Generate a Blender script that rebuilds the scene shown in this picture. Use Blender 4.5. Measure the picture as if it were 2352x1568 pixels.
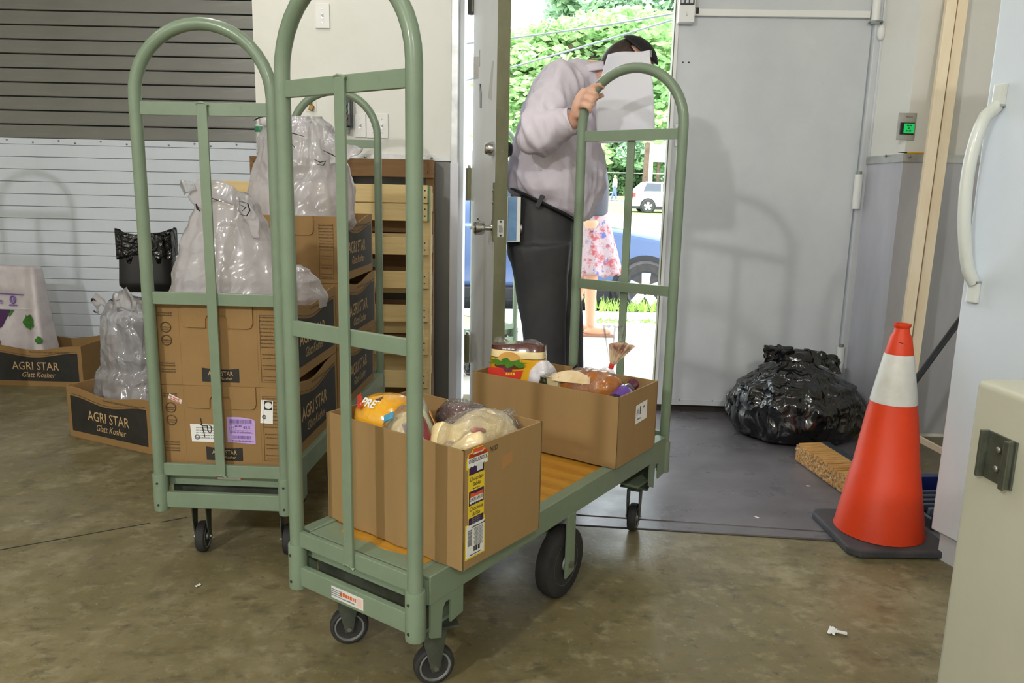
import bpy, bmesh, math, random
from mathutils import Vector, Matrix, Euler, noise
for o in list(bpy.data.objects): bpy.data.objects.remove(o)
SC = bpy.context.scene
COL = SC.collection
V = Vector
PI = math.pi
random.seed(7)

# ------------------------------------------------------------------ camera
CR = V((0.9997573, 0.00408852, 0.0216476)); CU = V((-0.02203031, 0.18554111, 0.98238952)); CF = V((0.0, 0.982628, -0.18558615))
CC = V((0, 0, 1.0791)); FPX = 1745.8
cd = bpy.data.cameras.new('camera'); cam = bpy.data.objects.new('camera', cd); COL.objects.link(cam)
m = Matrix((CR, CU, -CF)).transposed().to_4x4(); m.translation = CC
cam.matrix_world = m
cd.sensor_width = 36.0; cd.lens = 36.0 * FPX / 2352.0; cd.clip_start = 0.05; cd.clip_end = 400
cd.dof.use_dof = False
SC.camera = cam

def at(x, y, Y):
    """world point at forward distance Y that the photograph shows at pixel (x, y)"""
    d = CF + CR * ((x - 1176) / FPX) - CU * ((y - 784) / FPX)
    return CC + d * (Y / d.y)
def gnd(x, y, z=0.0):
    d = CF + CR * ((x - 1176) / FPX) - CU * ((y - 784) / FPX)
    return CC + d * ((z - CC.z) / d.z)

# ------------------------------------------------------------------ world, sun, exposure
w = bpy.data.worlds.new('world'); SC.world = w; w.use_nodes = True
nt = w.node_tree; bg = nt.nodes['Background']
bg.inputs[0].default_value = (0.86, 0.94, 1.0, 1); bg.inputs[1].default_value = 6.5
sd = bpy.data.lights.new('sun', 'SUN'); sd.energy = 6.5; sd.angle = 0.02; sd.color = (1.0, 0.98, 0.94)
so = bpy.data.objects.new('sun', sd); COL.objects.link(so)
so.rotation_euler = V((0.30, 0.50, -0.95)).to_track_quat('-Z', 'Y').to_euler()
vs = SC.view_settings; vs.view_transform = 'Standard'; vs.look = 'None'; vs.exposure = 0.1; vs.gamma = 1.0
try: vs.use_curve_mapping = False
except Exception: pass

# ------------------------------------------------------------------ helpers
class MB:
    def __init__(s): s.v = []; s.f = []; s.m = []; s.mi = 0
    def add(s, vs, fs):
        b = len(s.v); s.v += [V(p) for p in vs]
        for f in fs: s.f.append([b + i for i in f]); s.m.append(s.mi)
        return s
    def hexa(s, p):
        return s.add(p, [(0, 3, 2, 1), (4, 5, 6, 7), (0, 1, 5, 4), (1, 2, 6, 5), (2, 3, 7, 6), (3, 0, 4, 7)])
    def box(s, x0, x1, y0, y1, z0, z1):
        return s.hexa([(x0, y0, z0), (x1, y0, z0), (x1, y1, z0), (x0, y1, z0), (x0, y0, z1), (x1, y0, z1), (x1, y1, z1), (x0, y1, z1)])
    def obox(s, c, sz, rot):
        c = V(c); M = rot if isinstance(rot, Matrix) else Euler(rot).to_matrix()
        x, y, z = [k / 2 for k in sz]
        P = [(-x, -y, -z), (x, -y, -z), (x, y, -z), (-x, y, -z), (-x, -y, z), (x, -y, z), (x, y, z), (-x, y, z)]
        return s.hexa([c + M @ V(q) for q in P])
    def bar(s, a, b, w, h, up=(0, 0, 1)):
        a = V(a); b = V(b); d = (b - a); L = d.length; d.normalize(); u = V(up); r = d.cross(u).normalized(); u = r.cross(d)
        M = Matrix((r, d, u)).transposed()
        return s.obox((a + b) / 2, (w, L, h), M)
    def prism(s, poly, o, ux, uy, dep):
        """polygon poly (2-D) in the plane o+ux,uy, extruded by dep along ux x uy"""
        o = V(o); ux = V(ux); uy = V(uy); n = ux.cross(uy).normalized() * dep
        P = [o + ux * a + uy * b for a, b in poly]; k = len(P)
        fs = [list(range(k)), list(range(2 * k - 1, k - 1, -1))]
        fs = [[i + k for i in range(k)], [k - 1 - i for i in range(k)]]
        fs += [(i, (i + 1) % k, (i + 1) % k + k, i + k) for i in range(k)]
        return s.add(P + [q + n for q in P], fs)
    def tube(s, pts, r, n=10, closed=False, caps=True, flat=1.0, up=None):
        pts = [V(p) for p in pts]; k = len(pts)
        rr = r if isinstance(r, (list, tuple)) else [r] * k
        vs = []; prev = None
        for i, p in enumerate(pts):
            if closed: t = pts[(i + 1) % k] - pts[i - 1]
            else: t = pts[min(i + 1, k - 1)] - pts[max(i - 1, 0)]
            t.normalize()
            if prev is None:
                a = V(up) if up else (V((0, 0, 1)) if abs(t.z) < .9 else V((1, 0, 0)))
                x = t.cross(a).normalized()
            else:
                x = (prev - t * prev.dot(t)).normalized()
            prev = x; y = t.cross(x)
            for j in range(n):
                a = 2 * PI * j / n
                vs.append(p + (x * math.cos(a) + y * math.sin(a) * flat) * rr[i])
        fs = []
        for i in range(k if closed else k - 1):
            for j in range(n):
                a = i * n + j; b = i * n + (j + 1) % n; c = ((i + 1) % k) * n + (j + 1) % n; d = ((i + 1) % k) * n + j
                fs.append((a, b, c, d))
        if caps and not closed:
            fs.append(tuple(range(n - 1, -1, -1))); fs.append(tuple((k - 1) * n + j for j in range(n)))
        return s.add(vs, fs)
    def lathe(s, prof, n=24, o=(0, 0, 0), rot=None):
        o = V(o); M = rot if rot is not None else Matrix.Identity(3); vs = []; fs = []; k = len(prof)
        for r, z in prof:
            for j in range(n):
                a = 2 * PI * j / n; vs.append(o + M @ V((r * math.cos(a), r * math.sin(a), z)))
        for i in range(k - 1):
            for j in range(n):
                fs.append((i * n + j, i * n + (j + 1) % n, (i + 1) * n + (j + 1) % n, (i + 1) * n + j))
        if prof[0][0] > 1e-5: fs.append(tuple(range(n - 1, -1, -1)))
        if prof[-1][0] > 1e-5: fs.append(tuple((k - 1) * n + j for j in range(n)))
        return s.add(vs, fs)
    def ell(s, c, r, rot=None, nu=16, nv=10):
        c = V(c); M = rot if isinstance(rot, Matrix) else (Euler(rot).to_matrix() if rot else Matrix.Identity(3))
        vs = [c + M @ V((0, 0, -r[2]))]
        for i in range(1, nv):
            t = PI * i / nv - PI / 2
            for j in range(nu):
                a = 2 * PI * j / nu
                vs.append(c + M @ V((r[0] * math.cos(t) * math.cos(a), r[1] * math.cos(t) * math.sin(a), r[2] * math.sin(t))))
        vs.append(c + M @ V((0, 0, r[2]))); fs = []
        for j in range(nu): fs.append((0, 1 + (j + 1) % nu, 1 + j))
        for i in range(nv - 2):
            for j in range(nu):
                a = 1 + i * nu + j; b = 1 + i * nu + (j + 1) % nu; fs.append((a, b, b + nu, a + nu))
        t = len(vs) - 1; q = 1 + (nv - 2) * nu
        for j in range(nu): fs.append((q + j, q + (j + 1) % nu, t))
        return s.add(vs, fs)
    def grid(s, fn, nu, nv, wrap=False):
        vs = [V(fn(i / (nu if wrap else nu - 1), j / (nv - 1))) for j in range(nv) for i in range(nu)]; fs = []
        for j in range(nv - 1):
            for i in range(nu if wrap else nu - 1):
                a = j * nu + i; b = j * nu + (i + 1) % nu; fs.append((a, b, b + nu, a + nu))
        return s.add(vs, fs)
    def loft(s, st, n=28):
        """closed skin through horizontal ellipses (centre, rx, ry)"""
        vs = []; k = len(st)
        for c, rx, ry in st:
            for j in range(n):
                a = 2 * PI * j / n; vs.append(V(c) + V((rx * math.cos(a), ry * math.sin(a), 0)))
        fs = [(i * n + j, i * n + (j + 1) % n, (i + 1) * n + (j + 1) % n, (i + 1) * n + j) for i in range(k - 1) for j in range(n)]
        fs += [tuple(range(n - 1, -1, -1)), tuple((k - 1) * n + j for j in range(n))]
        return s.add(vs, fs)
    def build(s, name, mat, parent=None, smooth=None, bevel=0, seg=2, solid=0, loc=None):
        me = bpy.data.meshes.new(name); me.from_pydata([tuple(p) for p in s.v], [], s.f); me.validate(clean_customdata=False)
        mats = mat if isinstance(mat, (list, tuple)) else [mat]
        for q in mats: me.materials.append(q)
        if len(mats) > 1 and len(me.polygons) == len(s.m): me.polygons.foreach_set('material_index', s.m)
        return link(name, me, parent, smooth, bevel, seg, solid, loc)
def link(name, me, parent=None, smooth=None, bevel=0, seg=2, solid=0, loc=None):
    bm = bmesh.new(); bm.from_mesh(me)
    if solid: bmesh.ops.solidify(bm, geom=bm.faces[:], thickness=solid)
    if bevel:
        es = [e for e in bm.edges if len(e.link_faces) == 2 and e.calc_face_angle(0) > .5]
        bmesh.ops.bevel(bm, geom=es, offset=bevel, segments=seg, affect='EDGES', profile=.6, clamp_overlap=True)
    bmesh.ops.recalc_face_normals(bm, faces=bm.faces[:]) if not solid else None
    bm.to_mesh(me); bm.free()
    if smooth is not None:
        me.shade_smooth()
        try: me.set_sharp_from_angle(angle=math.radians(smooth))
        except Exception: pass
    o = bpy.data.objects.new(name, me); COL.objects.link(o)
    if parent: o.parent = parent
    if loc is not None: o.location = loc
    return o
def remesh(mb, vox, it=4, fac=.6, post=None, deci=None):
    """fuse overlapping closed shapes into one continuous skin, return a mesh"""
    me = bpy.data.meshes.new('tmp'); me.from_pydata([tuple(p) for p in mb.v], [], mb.f)
    o = bpy.data.objects.new('tmp', me); COL.objects.link(o)
    r = o.modifiers.new('r', 'REMESH'); r.mode = 'VOXEL'; r.voxel_size = vox
    if it: q = o.modifiers.new('s', 'SMOOTH'); q.iterations = it; q.factor = fac
    if deci: q = o.modifiers.new('d', 'DECIMATE'); q.ratio = deci
    dg = bpy.context.evaluated_depsgraph_get(); dg.update()
    out = bpy.data.meshes.new_from_object(o.evaluated_get(dg))
    bpy.data.objects.remove(o); bpy.data.meshes.remove(me)
    if post:
        ns = [v.normal.copy() for v in out.vertices]
        for v, n_ in zip(out.vertices, ns): v.co = post(v.co.copy(), n_)
    return out
def skin(name, mb, vox, mat, parent=None, it=4, post=None, smooth=180, deci=None):
    me = remesh(mb, vox, it, .6, post, deci); me.materials.clear(); me.materials.append(mat)
    return link(name, me, parent, smooth)
def thing(name, label, cat, loc=(0, 0, 0), rotz=0.0, group=None):
    o = bpy.data.objects.new(name, None); COL.objects.link(o); o.empty_display_size = .05
    o.location = loc; o.rotation_euler = (0, 0, rotz); tag(o, label, cat, group); return o
def tag(o, label, cat, group=None):
    o['label'] = label; o['category'] = cat
    if group: o['group'] = group
    return o
def struct(o, label=None):
    o['kind'] = 'structure'
    if label: o['label'] = label
    return o
def copytree(o, parent=None):
    c = o.copy(); COL.objects.link(c)
    if parent: c.parent = parent; c.matrix_parent_inverse = o.matrix_parent_inverse
    for ch in [k for k in bpy.data.objects if k.parent == o and k != c]: copytree(ch, c)
    return c
def lerp(a, b, t): return a + (b - a) * t
def nz(p, s, o=0.0): return noise.noise(V(p) * s + V((o, o * 1.7, -o)))
def ridge(p, s, o=0.0): return 1 - abs(nz(p, s, o)) * 2

# ------------------------------------------------------------------ materials
def lin(c): return tuple((k / 255 / 12.92) if k / 255 <= .04045 else ((k / 255 + .055) / 1.055) ** 2.4 for k in c)
MATS = {}
def mat(name, c, c2=None, scale=6.0, rough=.5, metal=0.0, bump=0.0, bscale=60.0, coat=0.0, alpha=1.0, trans=0.0, detail=6.0, lo=.35, hi=.65, stretch=None, emit=0.0, spec=.5, ior=1.45, rough2=None, tl=0.0, sheen=0, bdist=.004):
    if name in MATS: return MATS[name]
    M = bpy.data.materials.new(name); M.use_nodes = True; T = M.node_tree; N = T.nodes; L = T.links
    b = N['Principled BSDF']; c = lin(c)
    b.inputs['Base Color'].default_value = (*c, 1); b.inputs['Roughness'].default_value = rough; b.inputs['Metallic'].default_value = metal
    b.inputs['Alpha'].default_value = alpha; b.inputs['Transmission Weight'].default_value = trans; b.inputs['IOR'].default_value = ior
    b.inputs['Coat Weight'].default_value = coat; b.inputs['Coat Roughness'].default_value = .12; b.inputs['Specular IOR Level'].default_value = spec
    tc = N.new('ShaderNodeTexCoord'); src = tc.outputs['Object']
    if stretch:
        mp = N.new('ShaderNodeMapping'); mp.inputs['Scale'].default_value = stretch; L.new(src, mp.inputs[0]); src = mp.outputs[0]
    if c2 is not None:
        n = N.new('ShaderNodeTexNoise'); n.inputs['Scale'].default_value = scale; n.inputs['Detail'].default_value = detail; n.inputs['Roughness'].default_value = .62
        L.new(src, n.inputs['Vector'])
        r = N.new('ShaderNodeValToRGB'); r.color_ramp.elements[0].position = lo; r.color_ramp.elements[1].position = hi
        r.color_ramp.elements[0].color = (*c, 1); r.color_ramp.elements[1].color = (*lin(c2), 1)
        L.new(n.outputs['Fac'], r.inputs[0]); L.new(r.outputs[0], b.inputs['Base Color'])
        if rough2 is not None:
            mr = N.new('ShaderNodeMapRange'); mr.inputs['From Min'].default_value = lo; mr.inputs['From Max'].default_value = hi
            mr.inputs['To Min'].default_value = rough; mr.inputs['To Max'].default_value = rough2
            L.new(n.outputs['Fac'], mr.inputs['Value']); L.new(mr.outputs[0], b.inputs['Roughness'])
    if bump:
        n2 = N.new('ShaderNodeTexNoise'); n2.inputs['Scale'].default_value = bscale; n2.inputs['Detail'].default_value = 4
        L.new(src, n2.inputs['Vector'])
        bp = N.new('ShaderNodeBump'); bp.inputs['Strength'].default_value = bump; bp.inputs['Distance'].default_value = bdist
        L.new(n2.outputs['Fac'], bp.inputs['Height']); L.new(bp.outputs[0], b.inputs['Normal'])
    if emit:
        b.inputs['Emission Color'].default_value = (*c, 1); b.inputs['Emission Strength'].default_value = emit
    if tl:
        t = N.new('ShaderNodeBsdfTranslucent'); t.inputs[0].default_value = (*c, 1); mx = N.new('ShaderNodeMixShader'); mx.inputs[0].default_value = tl
        L.new(b.outputs[0], mx.inputs[1]); L.new(t.outputs[0], mx.inputs[2]); L.new(mx.outputs[0], N['Material Output'].inputs[0])
    MATS[name] = M; return M
def multi(name, base, layers, rough=.5, metal=0, bump=0, bscale=50, coat=0, rough_noise=None, bdist=.004):
    """base colour with several procedural stains laid over it: (colour, scale, lo, hi, strength, stretch)"""
    if name in MATS: return MATS[name]
    M = mat(name, base, rough=rough, metal=metal, bump=bump, bscale=bscale, coat=coat, bdist=bdist); T = M.node_tree; N = T.nodes; L = T.links; b = N['Principled BSDF']
    tc = N.new('ShaderNodeTexCoord'); prev = None
    for k, (c, sc, lo, hi, st, stretch) in enumerate(layers):
        mp = N.new('ShaderNodeMapping'); mp.inputs['Scale'].default_value = stretch or (1, 1, 1); mp.inputs['Location'].default_value = (k * 3.1, k * 1.7, k * 2.3)
        L.new(tc.outputs['Object'], mp.inputs[0])
        n = N.new('ShaderNodeTexNoise'); n.inputs['Scale'].default_value = sc; n.inputs['Detail'].default_value = 7; n.inputs['Roughness'].default_value = .65
        L.new(mp.outputs[0], n.inputs['Vector'])
        r = N.new('ShaderNodeMapRange'); r.inputs['From Min'].default_value = lo; r.inputs['From Max'].default_value = hi; r.inputs['To Max'].default_value = st
        L.new(n.outputs['Fac'], r.inputs['Value'])
        mx = N.new('ShaderNodeMix'); mx.data_type = 'RGBA'; L.new(r.outputs[0], mx.inputs['Factor'])
        if prev is None: mx.inputs['A'].default_value = (*lin(base), 1)
        else: L.new(prev, mx.inputs['A'])
        mx.inputs['B'].default_value = (*lin(c), 1); prev = mx.outputs['Result']
    L.new(prev, b.inputs['Base Color'])
    if rough_noise:
        sc, a, z = rough_noise
        n = N.new('ShaderNodeTexNoise'); n.inputs['Scale'].default_value = sc; n.inputs['Detail'].default_value = 5; L.new(tc.outputs['Object'], n.inputs['Vector'])
        r = N.new('ShaderNodeMapRange'); r.inputs['From Min'].default_value = .3; r.inputs['From Max'].default_value = .7; r.inputs['To Min'].default_value = a; r.inputs['To Max'].default_value = z
        L.new(n.outputs['Fac'], r.inputs['Value']); L.new(r.outputs[0], b.inputs['Roughness'])
    return M

def crumple(M, scale=18.0, strength=.8, dist=.02, warp=.35, st=(1, 1, 1)):
    """faceted creases of crumpled film as a bump"""
    T = M.node_tree; N = T.nodes; L = T.links; b = N['Principled BSDF'] if 'Principled BSDF' in N else None
    tc = N.new('ShaderNodeTexCoord'); n = N.new('ShaderNodeTexNoise'); n.inputs['Scale'].default_value = scale * .3; n.inputs['Detail'].default_value = 2
    L.new(tc.outputs['Object'], n.inputs['Vector'])
    ad = N.new('ShaderNodeVectorMath'); ad.operation = 'MULTIPLY_ADD'; ad.inputs[1].default_value = (warp, warp, warp); L.new(n.outputs['Color'], ad.inputs[0])
    mp = N.new('ShaderNodeMapping'); mp.inputs['Scale'].default_value = st; L.new(tc.outputs['Object'], mp.inputs[0]); L.new(mp.outputs[0], ad.inputs[2])
    v = N.new('ShaderNodeTexVoronoi'); v.inputs['Scale'].default_value = scale; L.new(ad.outputs[0], v.inputs['Vector'])
    v2 = N.new('ShaderNodeTexVoronoi'); v2.inputs['Scale'].default_value = scale * 2.6; L.new(ad.outputs[0], v2.inputs['Vector'])
    ml = N.new('ShaderNodeMath'); ml.operation = 'MULTIPLY_ADD'; ml.inputs[1].default_value = .35; L.new(v2.outputs['Distance'], ml.inputs[0]); L.new(v.outputs['Distance'], ml.inputs[2])
    bp = N.new('ShaderNodeBump'); bp.inputs['Strength'].default_value = strength; bp.inputs['Distance'].default_value = dist; L.new(ml.outputs[0], bp.inputs['Height'])
    for q in N:
        if 'Normal' in q.inputs and q.type.startswith('BSDF'): L.new(bp.outputs[0], q.inputs['Normal'])
    return M
def film(name, c, body, rough=.1, glare=.55, scale=22, strength=.7, st=(1, 1, 1)):
    """thin clear plastic: mostly see-through, milky by 'body', shiny at the creases"""
    M = bpy.data.materials.new(name); M.use_nodes = True; T = M.node_tree; N = T.nodes; L = T.links
    N.remove(N['Principled BSDF']); out = N['Material Output']
    tr = N.new('ShaderNodeBsdfTransparent'); df = N.new('ShaderNodeBsdfDiffuse'); df.inputs[0].default_value = (*lin(c), 1)
    tl = N.new('ShaderNodeBsdfTranslucent'); tl.inputs[0].default_value = (*lin(c), 1); gl = N.new('ShaderNodeBsdfGlossy'); gl.inputs['Roughness'].default_value = rough
    m0 = N.new('ShaderNodeMixShader'); m0.inputs[0].default_value = .4; L.new(df.outputs[0], m0.inputs[1]); L.new(tl.outputs[0], m0.inputs[2])
    m1 = N.new('ShaderNodeMixShader'); m1.inputs[0].default_value = body; L.new(tr.outputs[0], m1.inputs[1]); L.new(m0.outputs[0], m1.inputs[2])
    fr = N.new('ShaderNodeLayerWeight'); fr.inputs[0].default_value = .25
    mm = N.new('ShaderNodeMath'); mm.operation = 'MULTIPLY_ADD'; mm.inputs[1].default_value = glare; mm.inputs[2].default_value = .05; L.new(fr.outputs['Fresnel'], mm.inputs[0]); mm.use_clamp = True
    m2 = N.new('ShaderNodeMixShader'); L.new(mm.outputs[0], m2.inputs[0]); L.new(m1.outputs[0], m2.inputs[1]); L.new(gl.outputs[0], m2.inputs[2]); L.new(m2.outputs[0], out.inputs[0])
    crumple(M, scale, strength, .02, .3, st)
    MATS[name] = M; return M

M_floor = multi('concrete_floor', (134, 124, 94), [((96, 88, 60), .9, .40, .58, .85, None), ((104, 96, 66), 2.6, .40, .62, .8, None), ((158, 150, 122), 4.5, .52, .72, .75, None), ((78, 71, 52), 7, .56, .72, .8, None), ((72, 66, 46), 13, .53, .68, .6, (1, 1.6, 1)), ((158, 149, 118), 17, .54, .68, .55, (1.2, 1.5, 1)), ((116, 104, 68), 24, .45, .65, .6, None), ((62, 57, 46), 34, .60, .72, .7, None), ((172, 164, 138), 55, .62, .74, .6, None)], rough=.45, bump=.25, bscale=90, rough_noise=(3.5, .26, .55), bdist=.002)
M_plate = multi('threshold_paint', (112, 108, 112), [((86, 82, 84), 2.2, .4, .7, .8, (1, 2, 1)), ((140, 136, 140), 14, .6, .8, .5, (1, 3, 1)), ((74, 66, 62), 30, .66, .8, .5, None)], rough=.34, bump=.2, bscale=120, rough_noise=(6, .22, .45), bdist=.001)
M_joint = mat('joint_dirt', (42, 40, 36), rough=.9)
M_white = multi('white_wall', (226, 225, 218), [((208, 206, 194), 1.1, .45, .75, .8, None), ((190, 182, 158), 5, .66, .85, .45, None)], rough=.55, bump=.05, bscale=200)
M_doorp = multi('door_paint', (205, 208, 209), [((188, 192, 196), 1.3, .42, .7, .8, None), ((160, 158, 150), 3.2, .68, .84, .5, (1, 1, 3)), ((120, 114, 104), 12, .74, .84, .4, (1, 1, 4))], rough=.42, bump=.06, bscale=160)
M_dooredge = multi('door_edge_metal', (116, 116, 88), [((86, 84, 60), 5, .4, .7, .8, (1, 1, .4)), ((150, 150, 130), 30, .64, .76, .6, None), ((60, 56, 40), 22, .66, .8, .7, None)], rough=.5, metal=.2)
M_steel = mat('stainless', (206, 206, 214), (184, 184, 190), scale=3, rough=.3, metal=.35, stretch=(1, 1, .2), rough2=.4)
M_steeld = mat('stainless_dull', (116, 116, 112), (88, 88, 84), scale=3, rough=.36, metal=.75, stretch=(1, 1, .2), rough2=.5)
M_alu = mat('aluminium_trim', (206, 208, 208), (170, 172, 172), scale=8, rough=.32, metal=.7)
M_slatd = multi('galvanised_slat', (124, 124, 118), [((106, 106, 102), 3, .4, .7, .8, (.3, 1, 1)), ((144, 144, 138), 9, .58, .8, .6, (.2, 1, 2)), ((90, 86, 76), 20, .65, .8, .5, (.2, 1, 1))], rough=.38, metal=.3)
M_slatw = multi('white_slat', (212, 219, 228), [((198, 205, 214), 2, .45, .75, .7, (1, 1, .3)), ((134, 130, 122), 7, .71, .84, .55, (2.2, 1, .35))], rough=.4)
M_green = multi('green_paint', (122, 139, 116), [((110, 127, 105), 7, .4, .7, .7, None), ((96, 110, 92), 28, .67, .76, .7, (2, 2, .35)), ((74, 66, 52), 60, .74, .80, .7, None)], rough=.36, coat=.15, bump=.05, bscale=120)
M_rubber = mat('black_rubber', (34, 34, 35), (52, 50, 48), scale=14, rough=.7)
M_hub = mat('grey_hub', (150, 156, 152), (112, 116, 112), scale=12, rough=.45, metal=.3)
M_forkm = mat('caster_zinc', (96, 104, 92), (70, 74, 66), scale=14, rough=.42, metal=.5)
M_bolt = mat('bolt_zinc', (150, 150, 145), rough=.35, metal=.9)
M_deck = multi('varnished_deck', (196, 142, 50), [((164, 108, 30), 9, .4, .7, .85, (.5, 4, 1)), ((232, 180, 78), 20, .58, .78, .6, (.4, 5, 1)), ((120, 76, 24), 34, .66, .8, .55, (.3, 4, 1))], rough=.32, coat=.3)
M_card = multi('cardboard', (154, 124, 80), [((142, 112, 70), 6, .4, .7, .6, (1, 1, .2)), ((166, 138, 94), 2.2, .55, .8, .5, None)], rough=.75, bump=.06, bscale=150)
M_cardb = multi('cardboard_brown', (146, 114, 70), [((132, 102, 60), 5, .4, .7, .6, None), ((158, 128, 84), 2.5, .55, .8, .5, None)], rough=.75, bump=.06, bscale=150)
M_cardi = mat('cardboard_inner', (158, 120, 74), (142, 106, 62), scale=6, rough=.8)
M_ink = mat('black_ink', (36, 34, 32), (46, 44, 40), scale=20, rough=.6)
M_inkd = mat('faded_ink', (88, 68, 42), rough=.7)
M_kraft = mat('kraft_lettering', (196, 164, 116), rough=.7)
M_paper = mat('white_paper', (232, 232, 228), (222, 222, 218), scale=9, rough=.6)
M_black = mat('black_plastic', (26, 27, 28), rough=.35)
M_wht = mat('white_plastic', (228, 228, 224), rough=.4)
M_red = mat('red_print', (208, 52, 34), rough=.5)
M_chrome = mat('chrome', (190, 190, 190), rough=.14, metal=1)
M_brass = mat('brass', (112, 88, 48), rough=.35, metal=.9)

TXT = {}
def text(s, size, mt, parent, loc, rot=(PI / 2, 0, 0), align='CENTER', shear=0.0, sx=1.0, name='lettering', bold=0.0):
    key = (s, size, mt.name, align, shear, sx, bold); me = TXT.get(key)
    if me is None and s.startswith('~'):      # print too small to read: rows of letter-sized dashes
        rnd = random.Random(s); x = 0.0; b = MB()
        for n in s[1:].split():
            for k in range(int(n)):
                w_l = size * rnd.uniform(.3, .5); h_l = size * rnd.uniform(.42, .7)
                b.add([(x, -size * .3, 0), (x + w_l, -size * .3, 0), (x + w_l, -size * .3 + h_l, 0), (x, -size * .3 + h_l, 0)], [(0, 1, 2, 3)]); x += w_l + size * .12
            x += size * .3
        me = bpy.data.meshes.new('small_print'); me.from_pydata([((p.x - x / 2) * sx + shear * p.y, p.y, 0) for p in b.v], [], b.f); me.materials.append(mt); TXT[key] = me
    elif me is None:
        cu = bpy.data.curves.new('t', 'FONT'); cu.body = s; cu.size = size; cu.align_x = align; cu.align_y = 'CENTER'; cu.shear = shear; cu.resolution_u = 2; cu.offset = bold * size
        o = bpy.data.objects.new('t', cu); me = o.to_mesh().copy(); bpy.data.objects.remove(o)
        for v in me.vertices: v.co.x *= sx
        me.materials.clear(); me.materials.append(mt); TXT[key] = me
    q = bpy.data.objects.new(name, me); COL.objects.link(q); q.parent = parent; q.location = loc; q.rotation_euler = rot
    return q
# ------------------------------------------------------------------ ceiling lamps of the hall (large lights)
M_tube = mat('fluorescent_tube', (255, 248, 225), rough=.4, emit=6.0)
def ceiling_lamp(x, y, rz, power, label):
    t = thing('ceiling_light', label, 'ceiling light', (x, y, 3.26), rz, 'fluorescent fixtures of the hall')
    MB().box(-.62, .62, -.15, .15, .06, .12).build('housing', M_wht, t, bevel=.004)
    for k in (-1, 1): MB().tube([(-.6, k * .07, .035), (.6, k * .07, .035)], .018, 10).build('lamp_tube', M_tube, t, 40)
    ld = bpy.data.lights.new('lamp', 'AREA'); ld.shape = 'RECTANGLE'; ld.size = 1.2; ld.size_y = .22; ld.energy = power; ld.color = (1.0, .99, .965)
    lo = bpy.data.objects.new('lamp', ld); COL.objects.link(lo); lo.parent = t; lo.location = (0, 0, .0)
    return t
HP = PI / 2
def bay_lamp(x, y, power, label):
    t = thing('high_bay_lamp', label, 'ceiling light', (x, y, 3.05))
    MB().lathe([(.03, .35), (.07, .34), (.08, .22), (.11, .18), (.22, .08), (.225, .07), (.21, .08), (.09, .2), (.0, .21)], 28).build('reflector', M_alu, t, 40)
    MB().ell((0, 0, .11), (.05, .05, .07), None, 14, 10).build('bulb', M_tube, t, 60)
    ld = bpy.data.lights.new('lamp', 'POINT'); ld.shadow_soft_size = .10; ld.energy = power; ld.color = (1.0, .99, .965)
    lo = bpy.data.objects.new('lamp', ld); COL.objects.link(lo); lo.parent = t
bay_lamp(-2.5, -2.2, 320, 'round high bay lamp at the back left of the hall')
bay_lamp(0.35, -2.4, 185, 'round high bay lamp at the back right of the hall')
ceiling_lamp(-0.2, 0.6, HP, 11, 'twin tube fluorescent ceiling light above the camera')
ceiling_lamp(-3.0, 1.6, HP, 7, 'twin tube fluorescent ceiling light over the left of the hall')
ceiling_lamp(-1.3, 3.0, HP, 12, 'twin tube fluorescent ceiling light near the white switch wall')

# ------------------------------------------------------------------ the room
ZC = 3.4
floor = struct(MB().box(-6, 3.2, -5, 4.1, -.12, 0).box(-6, -1.24, 4.1, 5.0, -.12, 0).build('floor', M_floor), 'stained worn concrete floor')
ceiling = struct(MB().box(-6.2, 3.4, -5.2, 5.2, ZC, ZC + .2).build('ceiling', M_white))
struct(MB().box(-6.2, -6, -5.2, 5.2, 0, ZC).build('wall_left', M_white))
struct(MB().box(-6, 3.2, -5.2, -5, 0, ZC).build('wall_rear', M_white))
struct(MB().box(3.2, 3.4, -5.2, 4.2, 0, ZC).build('wall_right', M_white))
wl = struct(MB().box(-1.29, -.325, 3.9, 4.1, 0, ZC).box(-1.29, -1.23, 4.1, 5.0, 0, ZC).box(-6, -1.23, 5.0, 5.2, 0, ZC).box(-.325, 1.72, 3.9, 4.1, 2.32, ZC).build('wall_far', M_white), 'white painted wall with switches beside the doorway')
# pier right of the door: a side face towards the door and a front face
pier = MB().prism([(1.70, 4.1), (1.70, 3.77), (1.735, 3.5), (3.2, 3.5), (3.2, 4.1)], (0, 0, 0), (1, 0, 0), (0, 1, 0), ZC).build('wall_pier', M_white)
struct(pier, 'white pier right of the door with steel lower sheet')
# stainless lower sheets and their capping strips
ZW = 1.262
ws = MB().box(-1.29, -.33, 3.893, 3.899, .02, ZW - .01).build('wainscot_sheet', M_steeld, wl)
tr = struct(MB().box(-1.29, -.30, 3.882, 3.899, ZW - .012, ZW + .016).build('trim_1', M_alu, bevel=.002), 'metal capping strip above the steel sheet left of the door')
for x in (-1.1, -.75, -.42): MB().ell((x, 3.881, ZW + .002), (.007, .004, .007), None, 8, 6).build('screw', M_bolt, tr, 40)
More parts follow.
